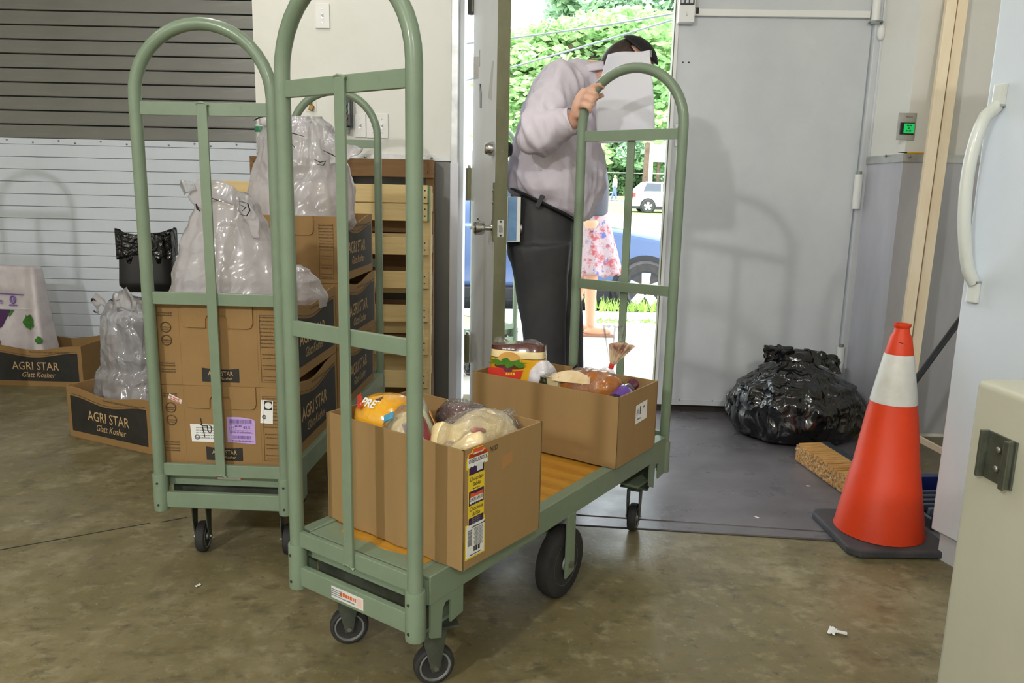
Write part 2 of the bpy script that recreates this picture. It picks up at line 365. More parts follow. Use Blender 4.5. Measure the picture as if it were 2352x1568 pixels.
# pier sheet: folded steel around the corner
def pier_strip(z0, z1, off, nm, mt, par=None):
    a = V((1.70, 3.77)); b = V((1.735, 3.5)); n = V((-(b - a).y, (b - a).x)).normalized(); n = -n if n.x > 0 else n
    A = a + n * off; B = b + n * off + V((0, -off)); C = V((3.2, 3.5 - off))
    return MB().prism([(a.x, a.y), (A.x, A.y), (B.x, B.y), (C.x, C.y), (3.2, 3.5), (b.x, b.y)], (0, 0, z0), (1, 0, 0), (0, 1, 0), z1 - z0).build(nm, mt, par)
pier_strip(.02, 1.285, .004, 'wainscot_sheet', M_steel, pier)
t2 = struct(pier_strip(1.275, 1.31, .012, 'trim_2', M_alu), 'metal capping strip above the steel sheet on the pier')
for p in (at(2090, 360, 3.486), at(2035, 358, 3.6)): MB().ell(p, (.006, .006, .006), None, 8, 6).build('screw', M_bolt, t2, 40)
MB().tube([at(2062, 441, 3.494), at(2062, 441, 3.490)], .006, 8).build('screw', M_bolt, pier, 40)
MB().tube([at(2034, 440, 3.62), at(2034, 440, 3.615)], .006, 8).build('screw', M_bolt, pier, 40)
# corner bead and caulk on the pier
MB().tube([(1.699, 3.766, 1.31), (1.699, 3.766, 2.9)], .008, 6).build('corner_bead', M_doorp, pier, 60)
# door frame
fr = struct(MB().box(-.325, -.288, 3.868, 4.08, 0, 2.32).build('trim_3', M_alu, bevel=.004), 'pale metal door frame left of the open door')
MB().box(-.288, -.262, 3.89, 4.06, 0, 2.32).build('frame_stop', M_doorp, fr, bevel=.002)
MB().box(-.325, -.285, 3.862, 3.868, .02, ZW - .02).build('frame_guard', M_steel, fr)
fr2 = struct(MB().box(1.665, 1.70, 3.77, 4.08, 0, 2.32).build('trim_4', M_doorp, bevel=.004), 'white door frame right of the closed door')
struct(MB().box(-.262, 1.665, 3.89, 4.08, 2.27, 2.32).build('trim_5', M_doorp), 'white frame head above the doorway')

# ---- open left door leaf (door_1)
d1 = struct(thing('door_1', 'white door leaf standing open with knob and deadbolt', 'door', (-.215, 3.84, .012), math.atan2(-.94, .14)))
TH = .045; LW = .95
leaf = MB().box(0, LW - .002, 0, TH, 0, 2.26).build('door_panel', M_doorp, d1, bevel=.002)
edge = MB().box(LW - .0025, LW + .002, -.001, TH + .001, 0, 2.26).build('edge_channel', M_dooredge, d1)
def dz(y, x=1148, Y=2.9): return at(x, y, Y).z - .012
zk = dz(525); zb = dz(340)
# latch and deadbolt in the door edge
MB().box(LW + .002, LW + .0035, .010, .035, zk - .032, zk + .032).build('latch_plate', M_alu, edge)
MB().prism([(-.007, -.012), (.007, -.012), (.007, .004), (0, .014), (-.007, .012)], (LW + .0035, TH / 2, zk), (0, 1, 0), (0, 0, 1), .008).build('latch_bolt', M_bolt, edge)
for s in (-1, 1): MB().tube([(LW + .003, TH / 2, zk + s * .026), (LW + .005, TH / 2, zk + s * .026)], .004, 8).build('screw', M_black, edge)
MB().tube([(LW + .001, TH / 2, zb), (LW + .0035, TH / 2, zb)], .014, 16).build('bolt_face', M_dooredge, edge, 40)
def knobset(side):
    y0 = 0 if side < 0 else TH
    k = MB().lathe([(.030, 0), (.030, .005), (.012, .008), (.011, .03), (.024, .034), (.028, .045), (.028, .066), (.022, .072), (0, .073)], 20, (LW - .062, y0, zk), Matrix.Rotation(PI / 2 * (1 if side < 0 else -1), 3, 'X'))
    o = k.build('door_knob', M_chrome, d1, 40)
    if side < 0:
        MB().box(LW - .072, LW - .052, y0 - .088, y0 - .072, zk - .006, zk + .006).build('turn_button', M_chrome, o, bevel=.002)
        MB().tube([(LW - .05, y0 - .055, zk + .026), (LW - .045, y0 - .062, zk + .038)], .004, 8).build('thumb_lever', M_chrome, o, 40)
knobset(-1); knobset(1)
# deadbolts
db = MB().lathe([(.026, 0), (.028, .006), (.020, .034), (.017, .036), (0, .036)], 20, (LW - .06, 0, zb), Matrix.Rotation(PI / 2, 3, 'X')).build('deadbolt', M_chrome, d1, 40)
db2 = MB().lathe([(.028, 0), (.030, .008), (.022, .022), (.018, .024), (0, .024)], 20, (LW - .06, TH, zb), Matrix.Rotation(-PI / 2, 3, 'X')).build('deadbolt', M_black, d1, 40)
# surface plates near the knob
MB().box(LW - .045, LW - .012, -.004, 0, zk - .05, zk + .17).build('guard_plate', M_dooredge, d1)
for z in (zk + .14, zk + .095): MB().ell((LW - .028, -.005, z), (.006, .004, .006), None, 8, 6).build('screw', M_bolt, d1, 40)
M_blue = mat('pale_blue_label', (112, 150, 188), (90, 128, 168), scale=20, rough=.5)
lk = MB().box(LW - .09, LW - .01, TH, TH + .055, zk - .05, zk + .12).build('lock_case', M_wht, d1, bevel=.003)
MB().box(LW - .085, LW - .0085, TH + .006, TH + .04, zk - .045, zk + .118).build('blue_sticker', M_blue, lk)
# hinges of the left leaf
for y0, y1 in ((385, 460), (768, 832), (-60, 32)):
    z0 = at(1070, y1, 3.85).z - .012; z1 = at(1070, y0, 3.85).z - .012
    h = MB().tube([(-.022, -.012, z0), (-.022, -.012, z1)], .017, 12).build('hinge', M_dooredge if y0 > 0 else M_rubber, d1, 40)
    MB().tube([(-.022, -.012, z1), (-.022, -.012, z1 + .012)], .009, 8).build('hinge_pin', M_bolt, h, 40)
    MB().box(-.045, -.004, -.012, -.004, z0 + .01, z1 - .01).build('hinge_wing', M_dooredge, h)
# notes and scraps taped on the inner face of the leaf
def onleaf(px, py, Y): 
    p = at(px, py, Y); return (d1.matrix_world if False else None, p)
def lx(px):   # distance along the leaf for a picture column
    best = min(((abs((lambda q: q)(proj_x(-.215 + .1474 * s * 1.0, 3.84 - .9895 * s) - px)), s) for s in [k / 400 * .95 for k in range(401)]))
    return best[1]
def proj_x(X, Y, Z=1.3):
    d = V((X, Y, Z)) - CC; return 1176 + FPX * d.dot(CR) / d.dot(CF)
def lpoint(px, py):
    s = lx(px); Y = 3.84 - .9895 * s; return s, at(px, py, Y).z - .012
def leaf_patch(pts, nm, mt, dep=.0012):
    P = [lpoint(*q) for q in pts]
    return MB().prism(P, (0, 0, 0), (1, 0, 0), (0, 0, 1), dep).build(nm, mt, d1)
leaf_patch([(1086, 182), (1086, 130), (1097, 130), (1097, 180)], 'taped_note', mat('old_note', (196, 194, 188), (168, 166, 160), scale=30, rough=.7))
leaf_patch([(1098.5, 153), (1098, 114), (1099.5, 114), (1100, 153)], 'note_edge', M_hub)
leaf_patch([(1102, 248), (1101.5, 215), (1099, 192), (1102, 192), (1104.5, 215), (1105, 248)], 'black_tape', M_black, .003)
leaf_patch([(1120, 225), (1128, 140), (1131, 140), (1128, 230)], 'tape_mark', mat('grey_tape', (176, 176, 174), rough=.5))

# ---- closed right leaf (door_2)
d2 = struct(thing('door_2', 'closed white door leaf with scuffs', 'door', (1.657, 3.79, .045), PI - .035))
LW2 = .915
leaf2 = MB().box(0, LW2, -.045, 0, 0, 2.23)
leaf2.build('door_panel', M_doorp, d2, bevel=.002)
MB().box(LW2 - .001, LW2 + .006, -.05, .004, 0, 2.23).build('edge_strip', M_dooredge, d2)
MB().box(LW2 - .014, LW2 + .001, .0005, .006, 0, 2.23).build('edge_trim', M_wht, d2)
def d2z(y, x=1750): return at(x, y, 3.79).z - .045
MB().box(.02, LW2 - .075, 0, .022, d2z(38), d2z(22)).build('rail_strip', M_wht, d2, bevel=.003)
MB().box(LW2 - .10, LW2 - .088, 0, .026, d2z(34), d2z(20)).build('rail_end', M_rubber, d2)
lockbox = MB().box(LW2 - .078, LW2 - .004, 0, .05, d2z(52, 1545), d2z(-60, 1545)).build('magnet_lock', M_wht, d2, bevel=.003)
MB().box(LW2 - .073, LW2 - .009, .05, .052, d2z(13, 1545), d2z(-60, 1545)).build('lock_label', M_black, lockbox)
for k in range(3): MB().box(LW2 - .066 + k * .02, LW2 - .052 + k * .02, .052, .0532, d2z(9, 1545), d2z(-40, 1545)).build('label_strip', mat('pale_label', (200, 205, 206), rough=.5), lockbox)
text('->', .022, M_hub, lockbox, (LW2 - .04, .0515, d2z(34, 1545)), (PI / 2, PI / 2, PI))
for y0, y1 in ((280, 310), (308, 335)):
    pl = MB().box(LW2 - .062, LW2 - .026, 0, .006, d2z(y1, 1530), d2z(y0, 1530) - .002).build('sensor_plate', M_alu, d2, bevel=.002)
    MB().box(LW2 - .052, LW2 - .036, .006, .008, d2z(y1, 1530) + .02, d2z(y0, 1530) - .022).build('plate_mark', M_hub, pl)
for x in (1532, 1546): MB().tube([(LW2 - .045 + (x - 1532) * -.002, 0, d2z(140, 1540)), (LW2 - .045 + (x - 1532) * -.002, .001, d2z(140, 1540))], .004, 8).build('screw_hole', M_black, d2)
for x in (.25, .42, .6): MB().ell((LW2 - x * 1.0 + .12, .001, .025), (.006, .004, .006), None, 8, 6).build('screw', M_bolt, d2, 40)
MB().box(.0, LW2, .0005, .004, 0, .028).build('bottom_rail', M_doorp, d2)
for y0, y1 in ((400, 480), (797, 858), (-70, 52)):
    xx = 1963 if y0 == 400 else (1924 if y0 > 500 else 1985)
    z0 = at(xx, y1, 3.76).z - .045; z1 = at(xx, y0, 3.76).z - .045
    h = MB().tube([(-.004, .022, z0), (-.004, .022, z1)], .019, 14).build('hinge', M_wht, d2, 40)
    MB().tube([(-.004, .022, z1), (-.004, .022, z1 + .014)], .012, 10).build('hinge_pin', M_hub, h, 40)
    MB().box(-.03, -.004, .002, .014, z0 + .006, z1 - .006).build('hinge_wing', M_doorp, h)
# ring and bulb-shaped closer under the top right hinge
MB().tube([(-.004 + .03 * math.cos(a), .03 + .026 * math.sin(a), d2z(54, 1995)) for a in [2 * PI * k / 16 for k in range(16)]], .004, 6, closed=True).build('hinge_ring', M_hub, d2, 60)
MB().ell((-.034, .03, d2z(78, 2005)), (.018, .018, .036), None, 12, 10).build('caulk_blob', M_wht, d2, 60)

struct(MB().box(.735, 1.665, 3.845, 4.08, 0, .075).build('gap_block', mat('gap_shade', (58, 50, 44), rough=.8)), 'added dark block shutting out daylight under the closed door leaf')  # added block: stops daylight leaking under the leaf, dark colour stands for shade
# ---- roller shutter (door_3): galvanised slats above, white slats below
d3 = struct(thing('door_3', 'roller shutter of dark metal slats over white slats', 'door', (-3.6, 4.7, 0)))
SW0, SW1 = -1.2, 2.36
Z0 = at(290, 322, 4.7).z      # top of the white sheet
M_groove = mat('groove', (30, 32, 34), rough=.8)
MB().box(SW0, SW1, .03, .05, 0, ZC - .02).build('shutter_back', M_groove, d3)
ph = .0735
proto = None
def slat(z0, h, mt, dark):
    # cross section in y,z: a slightly bulged slat with a lip at the foot
    if dark: prof = [(.03, .001), (.004, .001), (-.004, .004), (-.0045, .012), (-.003, h * .5), (-.002, h - .006), (.006, h - .0025), (.03, h - .0025)]
    else: prof = [(.03, .001), (.0, .001), (-.002, .003), (-.002, h - .0035), (0, h - .0015), (.03, h - .0015)]
    return MB().prism([(y, z) for y, z in prof], (SW0, 0, 0), (0, 1, 0), (0, 0, 1), SW1 - SW0).build('slat', mt, d3, loc=(0, 0, z0))
z = Z0 - .035
top = MB().box(SW0, SW1, -.006, .02, z, Z0).build('top_band', M_slatw, d3, bevel=.001)
for k in range(14):
    x = at(15 + k * 52, 300, 4.7).x + 3.6 + (k % 3) * .02
    MB().ell((x, -.007, Z0 - .012 - .012 * (k % 2)), (.006, .004, .006), None, 8, 5).build('rivet', M_bolt, top, 40)
first = None
while z > .01:
    h = min(ph, z)
    if first is None or h < ph: o = slat(z - h, h, M_slatw, False); first = first or o
    else:
        o = first.copy(); COL.objects.link(o); o.location = (0, 0, z - h)
    z -= ph
z = Z0; phd = .0805; first = None
while z < 2.9:
    if first is None: first = slat(z, phd, M_slatd, True)
    else: o = first.copy(); COL.objects.link(o); o.location = (0, 0, z)
    z += phd

# ---- threshold plate in front of the door and floor joints
def gp(x, y): q = gnd(x, y); return (q.x, q.y)
pa = [(-.42, 2.575), gp(1340, 1184), gp(1900, 1222), (1.45, 2.345), (1.62, 3.5), (1.62, 3.86), (-.25, 3.86), (-.3, 3.3)]
p1 = struct(MB().prism(pa, (0, 0, 0), (1, 0, 0), (0, 1, 0), .004).build('threshold_plate', M_plate), 'grey painted floor in front of the doorway')
pb = [(-.42, 2.49), gp(1330, 1206), gp(1880, 1238), (1.45, 2.29), (1.45, 2.34), gp(1895, 1224), gp(1340, 1187), (-.42, 2.566)]
p2 = struct(MB().prism(pb, (0, 0, 0), (1, 0, 0), (0, 1, 0), .003).build('threshold_strip', M_plate), 'narrow grey strip along the threshold floor')
def joint(a, b, wd):
    a = V((*a, .0006)); b = V((*b, .0006)); struct(MB().bar(a, b, wd, .001).build('floor_joint', M_joint))
joint((-.42, 2.487), gp(1330, 1207), .006); joint(gp(1330, 1207), (1.3, 2.30), .005)
joint(gp(-40, 1270), gp(345, 1201), .004); joint(gp(370, 1199), gp(430, 1188), .004)
# ------------------------------------------------------------------ platform carts
W_, L_ = .3648, 1.2537
ZT, ZM, ZBAR, ZS, ZA = 1.289, .789, .296, .173, 1.50
RT = .0165
def end_frame(t, y, s):
    """upright frame at local y; s=-1 faces outwards along -y, +1 along +y"""
    def cb(nm, z, h): return MB().box(RT * .6, W_ - RT * .6, y - .006, y + .006, z - h / 2, z + h / 2).build(nm, M_green, t, bevel=.0015)
    pts = [(0, y, ZS + .05), (0, y, .6), (0, y, 1.0), (0, y, ZA - W_ / 2)]
    pts += [(W_ / 2 - W_ / 2 * math.cos(a), y, ZA - W_ / 2 + W_ / 2 * math.sin(a)) for a in [PI * k / 20 for k in range(1, 20)]]
    pts += [(W_, y, ZA - W_ / 2), (W_, y, 1.0), (W_, y, .6), (W_, y, ZS + .05)]
    hd = MB().tube(pts, RT, 16).build('handle_tube', M_green, t, 60)
    for x in (0, W_):
        sl = MB().lathe([(.021, ZS), (.0215, ZS + .003), (.0215, .278), (.0205, .282)], 18, (x, y, 0)).build('leg_sleeve', M_green, t, 40)
        for z in (ZS + .02, ZS + .085): MB().tube([(x, y + s * .0205, z), (x, y + s * .0225, z)], .0035, 8).build('rivet', M_rubber, sl)
    cb('crossbar', ZT, .034); cb('crossbar', ZM, .034); cb('crossbar', ZBAR, .036)
    yb = y + s * .0105
    v = MB().box(W_ / 2 - .0135, W_ / 2 + .0135, yb - .0035, yb + .0035, ZBAR - .012, ZT + .012).build('upright_bar', M_green, t, bevel=.0012)
    for z in (ZBAR - .013, ZT + .012): MB().tube([(W_ / 2 - .015, yb, z), (W_ / 2 - .004, yb + s * .001, z + .003), (W_ / 2 + .008, yb, z + .001), (W_ / 2 + .015, yb, z - .004)], .004, 6).build('weld_bead', M_green, v, 60)
    # foot rail with low channel
    fr = MB().box(.018, W_ - .018, y - .008, y + .008, .182, .228).build('foot_rail', M_green, t, bevel=.002)
    return hd, fr
def caster(t, x, y, ang):
    c = MB(); c.box(-.045, .045, -.035, .035, .152, .158)
    o = c.build('caster', M_forkm, t, bevel=.001); o.location = (x, y, 0); o.rotation_euler = (0, 0, ang)
    f = MB()
    for s in (-1, 1): f.prism([(-.028, .150), (.028, .150), (.009, .037), (-.009, .037), (-.026, .105)], (s * .020 - .0015, -.012, 0), (0, 1, 0), (0, 0, 1), .003)
    f.box(-.0215, .0215, -.035, .02, .144, .150)
    f.lathe([(.024, .148), (.024, .153)], 16)
    f.build('caster_fork', M_forkm, o, bevel=.0008)
    R90 = Matrix.Rotation(PI / 2, 3, 'Y')
    MB().lathe([(.033, -.012), (.039, -.0145), (.045, -.011), (.0465, -.004), (.0465, .004), (.045, .011), (.039, .0145), (.033, .012)], 30, (0, -.012, .0465), R90).build('caster_wheel', M_rubber, o, 35)
    MB().lathe([(.006, -.0165), (.010, -.0165), (.012, -.009), (.029, -.008), (.032, -.0145), (.0355, -.0145), (.0355, .0145), (.032, .0145), (.029, .008), (.012, .009), (.010, .0165), (.006, .0165)], 28, (0, -.012, .0465), R90).build('wheel_hub', M_hub, o, 35)
    MB().tube([(-.026, -.012, .0465), (.026, -.012, .0465)], .0055, 8).build('axle_bolt', M_bolt, o, 40)
    return o
def make_cart(label, loc, rz, swiv, sticker=True):
    t = thing('platform_cart', label, 'cart', loc, rz)
    end_frame(t, 0, -1); end_frame(t, L_, 1)
    u0, u1, v0, v1 = -.018, W_ + .018, .026, L_ - .026
    # deck rails (angle section), end rails
    for x0, x1, s in ((u0, u0 + .034, 1), (u1 - .034, u1, -1)):
        r = MB().box(x0, x1, v0, v1, .298, .306)
        if s > 0: r.box(x0, x0 + .006, v0, v1, .242, .30)
        else: r.box(x1 - .006, x1, v0, v1, .242, .30)
        r.build('side_rail', M_green, t, bevel=.002)
        MB().box(x0 + (.006 if s > 0 else .0), x1 - (0 if s > 0 else .006), v0 + .01, v1 - .01, .27, .282).build('rail_lip', M_green, t)
    for y0 in (v0, v1 - .075):
        MB().box(u0 + .034, u1 - .034, y0, y0 + .075, .296, .303).build('end_plate', M_green, t, bevel=.002)
        MB().box(u0 + .006, u1 - .006, y0 if y0 == v0 else y0 + .069, y0 + .006 if y0 == v0 else y0 + .075, .240, .297).build('end_rail', M_green, t, bevel=.0015)
    n = 8; a = v0 + .076; b = v1 - .076; st = (b - a) / n
    pm = None
    for k in range(n):
        o = MB().box(u0 + .035, u1 - .035, 0, st - .0015, .288, .3015).build('deck_plank', M_deck, t, bevel=.001) if pm is None else pm.copy()
        if pm is None: pm = o
        else: COL.objects.link(o)
        o.location = (0, a + k * st, 0)
    # slotted corner gussets on both sides, caster boxes
    for x in (u0 + .001, u1 - .007):
        for y0 in (.03, L_ - .14):
            P = [(0, .245), (0, .165), (.034, .150), (.038, .215), (.048, .228), (.060, .228), (.066, .222), (.066, .172), (.108, .178), (.108, .245)]
            MB().prism([(q, z) for q, z in P], (x, y0, 0), (0, 1, 0), (0, 0, 1), .006).build('corner_gusset', M_green, t)
    for y0 in (.045, L_ - .165): MB().box(.012, W_ - .012, y0, y0 + .12, .158, .166).build('caster_plate', M_green, t, bevel=.001)
    for y0 in (.05, L_ - .06): MB().box(.012, W_ - .012, y0, y0 + .012, .166, .242).build('cross_channel', M_forkm, t)
    # big centre wheels with strap brackets
    R90 = Matrix.Rotation(PI / 2, 3, 'Y')
    for x, s in ((W_ - .014, 1), (.014, -1)):
        wh = MB().lathe([(.060, -.021), (.085, -.024), (.096, -.019), (.100, -.008), (.100, .008), (.096, .019), (.085, .024), (.060, .021)], 40, (x, L_ / 2 - .02, .100), R90).build('centre_wheel', M_rubber, t, 35)
        MB().lathe([(.012, -.026), (.020, -.026), (.024, -.012), (.052, -.010), (.062, -.0215), (.062, .0215), (.052, .010), (.024, .012), (.020, .026), (.012, .026)], 32, (x, L_ / 2 - .02, .100), R90).build('wheel_hub', M_hub, wh, 35)
        for k in (-1, 1):
            xx = x + k * .031
            br = MB().prism([(-.022, .245), (-.022, .064), (.022, .076), (.022, .245)], (xx - .003, L_ / 2 - .02, 0), (0, 1, 0), (0, 0, 1), .006).build('wheel_bracket', M_green, t, bevel=.001)
            if k == s: MB().lathe([(.010, 0), (.010, .007), (.005, .008)], 6, (xx + s * .003, L_ / 2 - .02, .100), Matrix.Rotation(PI / 2 * s, 3, 'Y')).build('axle_bolt', M_bolt, br)
        MB().tube([(x - .034, L_ / 2 - .02, .1), (x + .034, L_ / 2 - .02, .1)], .008, 8).build('axle', M_bolt, wh)
    for (x, y), a in zip(((.067, .11), (.333, .114), (.05, L_ - .12), (.328, L_ - .127)), swiv): caster(t, x, y, a)
    return t
M_sticker = mat('sticker_white', (214, 216, 212), rough=.45); M_orange = mat('orange_print', (214, 96, 40), rough=.5); M_grey = mat('grey_print', (120, 122, 124), rough=.6)
YB, YA = .6026, .0408
cartB = make_cart('sage green platform cart nearest the camera carrying two plain food boxes', (-.4881, 1.6464, 0), -YB, (-.75, -.62, .4, .25))
cartA = make_cart('sage green platform cart stacked with printed meat cartons', (-1.0011, 2.0691, 0), -YA, (.15, .12, .2, .1))
cartC = make_cart('green platform cart standing outside, mostly hidden behind the open door leaf', (-.238, 4.49, -.01), .8, (0, 0, 0, 0))
cartD = make_cart('sage green platform cart standing left of the shadowed carton', (-3.03, 2.22, 0), 0.0, (0, 0, 0, 0))
wp = MB().prism([(.07, .070), (.12, .062), (.17, .072), (.21, .064), (.27, .074), (.33, .070), (.335, .099), (.06, .099)], (0, 0, .3031), (1, 0, 0), (0, 1, 0), .0006).build('worn_wood_patch', M_deck, cartB)
# maker's sticker on the foot rails
def rail_sticker(t):
    s = MB().prism([(-.05, -.014), (.05, -.014), (.05, .014), (-.05, .014)], (.172, -.0082, .204), (1, 0, 0), (0, 0, 1), .0008).build('maker_sticker', M_sticker, t)
    text('~7', .014, M_orange, s, (.178, -.0093, .207), bold=.02)
    text('~13', .006, M_grey, s, (.178, -.0093, .197))
    for k in range(4): text('~12 2', .005, M_grey, s, (.138, -.0093, .212 - k * .005))
    MB().box(.203, .217, -.0093, -.009, .194, .214).build('pale_print', mat('pale_red', (226, 190, 178), rough=.6), s)
rail_sticker(cartB)
sA = MB().prism([(-.038, -.008), (.038, -.008), (.038, .008), (-.038, .008)], (.19, .0252, .268), (1, 0, 0), (0, 0, 1), .0008).build('maker_sticker', M_sticker, cartA)
for x in (.154, .226): MB().box(x - .002, x + .002, .0238, .0245, .260, .276).build('orange_edge', M_orange, sA)
def BL(u, v, z):
    c, s = math.cos(YB), math.sin(YB); return V((-.4881 + u * c + v * s, 1.6464 - u * s + v * c, z))
def AL(u, v, z):
    c, s = math.cos(YA), math.sin(YA); return V((-1.0011 + u * c + v * s, 2.0691 - u * s + v * c, z))
# ------------------------------------------------------------------ plain food boxes on the near cart
def rot3(z): return Matrix.Rotation(z, 3, 'Z')
def plain_box(label, loc, rz, w, l, h, ripple, insert):
    t = thing('cardboard_box', label, 'box', loc, rz); th = .0045
    def wall(nm, a, b, inward, rp):
        a = V(a); b = V(b); d = b - a; n = V(inward)
        def outer(s, q):
            k = rp * (math.sin(s * 19 + 1) * .5 + .5 * math.sin(s * 43)) * (1 - .5 * q) if rp else 0
            return a + d * s + V((0, 0, h * q)) + n * k
        nu = 40 if rp else 2
        m_ = MB(); m_.grid(outer, nu, 3); k = len(m_.v)
        m_.grid(lambda s, q: outer(s, q) + n * th, nu, 3)
        for i in range(nu - 1):
            m_.add([], []); r = 2 * nu
            m_.f.append([r + i, r + i + 1, k + r + i + 1, k + r + i]); m_.m.append(0)
            m_.f.append([i, i + 1, k + i + 1, k + i]); m_.m.append(0)
        for q in range(2):
            m_.f.append([q * nu, (q + 1) * nu, k + (q + 1) * nu, k + q * nu]); m_.m.append(0)
            m_.f.append([q * nu + nu - 1, (q + 1) * nu + nu - 1, k + (q + 1) * nu + nu - 1, k + q * nu + nu - 1]); m_.m.append(0)
        return m_.build(nm, M_card, t, 50)
    front = wall('side_panel', (0, 0, 0), (w, 0, 0), (0, 1, 0), ripple)
    right = wall('side_panel', (w, 0, 0), (w, l, 0), (-1, 0, 0), 0)
    wall('side_panel', (w, l, 0), (0, l, 0), (0, -1, 0), 0); wall('side_panel', (0, l, 0), (0, 0, 0), (1, 0, 0), 0)
    MB().box(.003, w - .003, .003, l - .003, 0, .006).build('bottom_panel', M_cardb, t)
    MB().box(.007, w - .007, .008, l - .007, insert - .004, insert).build('inner_flap', M_cardi, t)
    return t, front, right
DZ = .3075
nb, nb_f, nb_r = plain_box('plain brown cardboard box with a yellow babka strip label, packed with poultry', BL(-.008, .103, DZ), -YB - .047, .43, .279, .264, .0026, .155)
fb, fb_f, fb_r = plain_box('plain brown cardboard box with a white number label at the far end of the cart', BL(-.134, .835, DZ), -YB, .528, .272, .215, .001, .128)
def nbp(x, y, z):   # near-box local -> world
    return BL(-.008, .103, DZ) + rot3(-YB - .047) @ V((x, y, z))
def fbp(x, y, z): return BL(-.134, .835, DZ) + rot3(-YB) @ V((x, y, z))

# babka label on the right face of the near box (local plane x = w)
M_yel = mat('yellow_print', (226, 198, 48), rough=.5); M_pur = mat('purple_print', (54, 30, 72), rough=.5); M_orr = mat('orange_banner', (214, 84, 40), rough=.5)
w_, h_ = .43, .264
def sideprism(poly, nm, mt, par, off, x=w_):   # poly in (y, z) on the face x
    return MB().prism(poly, (x + off, 0, 0), (0, 1, 0), (0, 0, 1), .0005).build(nm, mt, par)
RS = (PI / 2, 0, PI / 2)
y0 = .012
lab = sideprism([(y0 + .004, .098), (y0 - .004, .098), (y0 - .004, .020), (y0 + .060, .020), (y0 + .060, .100), (y0 + .056, .108), (y0 + .056, .222), (y0 + .068, .222), (y0 + .068, .240), (y0 + .062, .252), (y0 + .052, .256), (y0 + .05, .262), (y0 + .018, .262), (y0 + .014, .255), (y0 + .004, .252), (y0 - .002, .240), (y0 - .002, .220), (y0 + .004, .220)], 'babka_label', M_yel, nb, .0004)
def wavy(y_a, y_b, z_top, z_bot, n=6):
    P = [(y_a, z_top - .006), (y_a + .008, z_top), (y_b - .008, z_top), (y_b, z_top - .006)]
    for k in range(n):
        s = y_b + (y_a - y_b) * (k + .5) / n; P += [(y_b + (y_a - y_b) * k / n, z_bot + .003), (s, z_bot)]
    P.append((y_a, z_bot + .003)); return P
sideprism([(y0 + .006, .206), (y0 + .054, .206), (y0 + .054, .232), (y0 + .006, .232)], 'purple_panel', M_pur, lab, .0009)
sideprism(wavy(y0 + .001, y0 + .064, .250, .222), 'white_cloud', M_paper, lab, .0013)
sideprism([(y0 + .002, .243), (y0 + .008, .250), (y0 + .018, .254), (y0 + .018, .261), (y0 + .05, .261), (y0 + .05, .254), (y0 + .058, .250), (y0 + .064, .243), (y0 + .064, .252), (y0 + .052, .248), (y0 + .018, .248), (y0 + .004, .252)], 'orange_banner', M_orr, lab, .0016)
text('OBERLANDER', .0125, M_ink, lab, (w_ + .0022, y0 + .033, .236), RS, sx=.78, bold=.012)
text('~9 5', .006, M_paper, lab, (w_ + .0024, y0 + .034, .2515), RS, sx=.75, shear=.2)
sideprism([(y0 + .03, .211), (y0 + .048, .211), (y0 + .048, .229), (y0 + .03, .229)], 'price_sticker', M_sticker, lab, .0019)
for zz in (.196, .130):
    text('Chocolate', .0125, M_ink, lab, (w_ + .0012, y0 + .030, zz), RS, shear=.15, sx=.85, bold=.01)
    text('Babka', .0125, M_ink, lab, (w_ + .0012, y0 + .030, zz - .012), RS, shear=.15, sx=.85, bold=.01)
text('~3 2 2 2', .005, M_ink, lab, (w_ + .0012, y0 + .030, .1745), RS, sx=.8)
sideprism([(y0 + .006, .139), (y0 + .054, .139), (y0 + .054, .170), (y0 + .006, .170)], 'purple_panel', M_pur, lab, .0009)
sideprism(wavy(y0 + .008, y0 + .052, .160, .142), 'white_cloud', M_paper, lab, .0013)
sideprism([(y0 + .010, .157), (y0 + .05, .157), (y0 + .05, .165), (y0 + .03, .163), (y0 + .010, .166)], 'orange_banner', M_orr, lab, .0017)
text('OBERLANDER', .0095, M_ink, lab, (w_ + .0022, y0 + .030, .151), RS, sx=.74, bold=.01)
sideprism([(y0 + .006, .096), (y0 + .054, .096), (y0 + .054, .111), (y0 + .006, .111)], 'purple_panel', M_pur, lab, .0009)
for k in range(3): text('~7 5', .0045, M_grey, lab, (w_ + .0018, y0 + .030, .108 - k * .0045), RS)
sideprism([(y0 - .0005, .024), (y0 + .0565, .024), (y0 + .0565, .096), (y0 - .0005, .096)], 'nutrition_panel', M_paper, lab, .0012)
text('~9 5', .0058, M_ink, lab, (w_ + .0021, y0 + .038, .090), RS, bold=.02)
for k in range(13): text('~7 6 2', .0038, M_grey, lab, (w_ + .0021, y0 + .038, .0845 - k * .0033), RS, sx=1.0 - .1 * (k % 3))
for k in range(10): text('~11 5 5 3', .003, M_grey, lab, (w_ + .0021, y0 + .003 + k * .0014, .068), (0, PI / 2, 0) if False else (PI / 2, -PI / 2, PI / 2), sx=.9)
for k in range(14):
    if k % 5 != 3: MB().box(w_ + .0018, w_ + .0022, y0 + .022 + k * .0016, y0 + .0230 + k * .0016, .034, .045).build('barcode_bar', M_ink, lab)
text('~10 6', .0042, M_ink, lab, (w_ + .0021, y0 + .03, .028), RS)
text('N/D', .016, M_ink, nb, (w_ + .0008, .098, .245), RS, shear=.2, name='pen_marking')
sideprism([(.13, .19), (.165, .197), (.165, .222), (.13, .216)], 'tape_scar', mat('tape_scar', (170, 124, 74), rough=.7), nb, .0003)
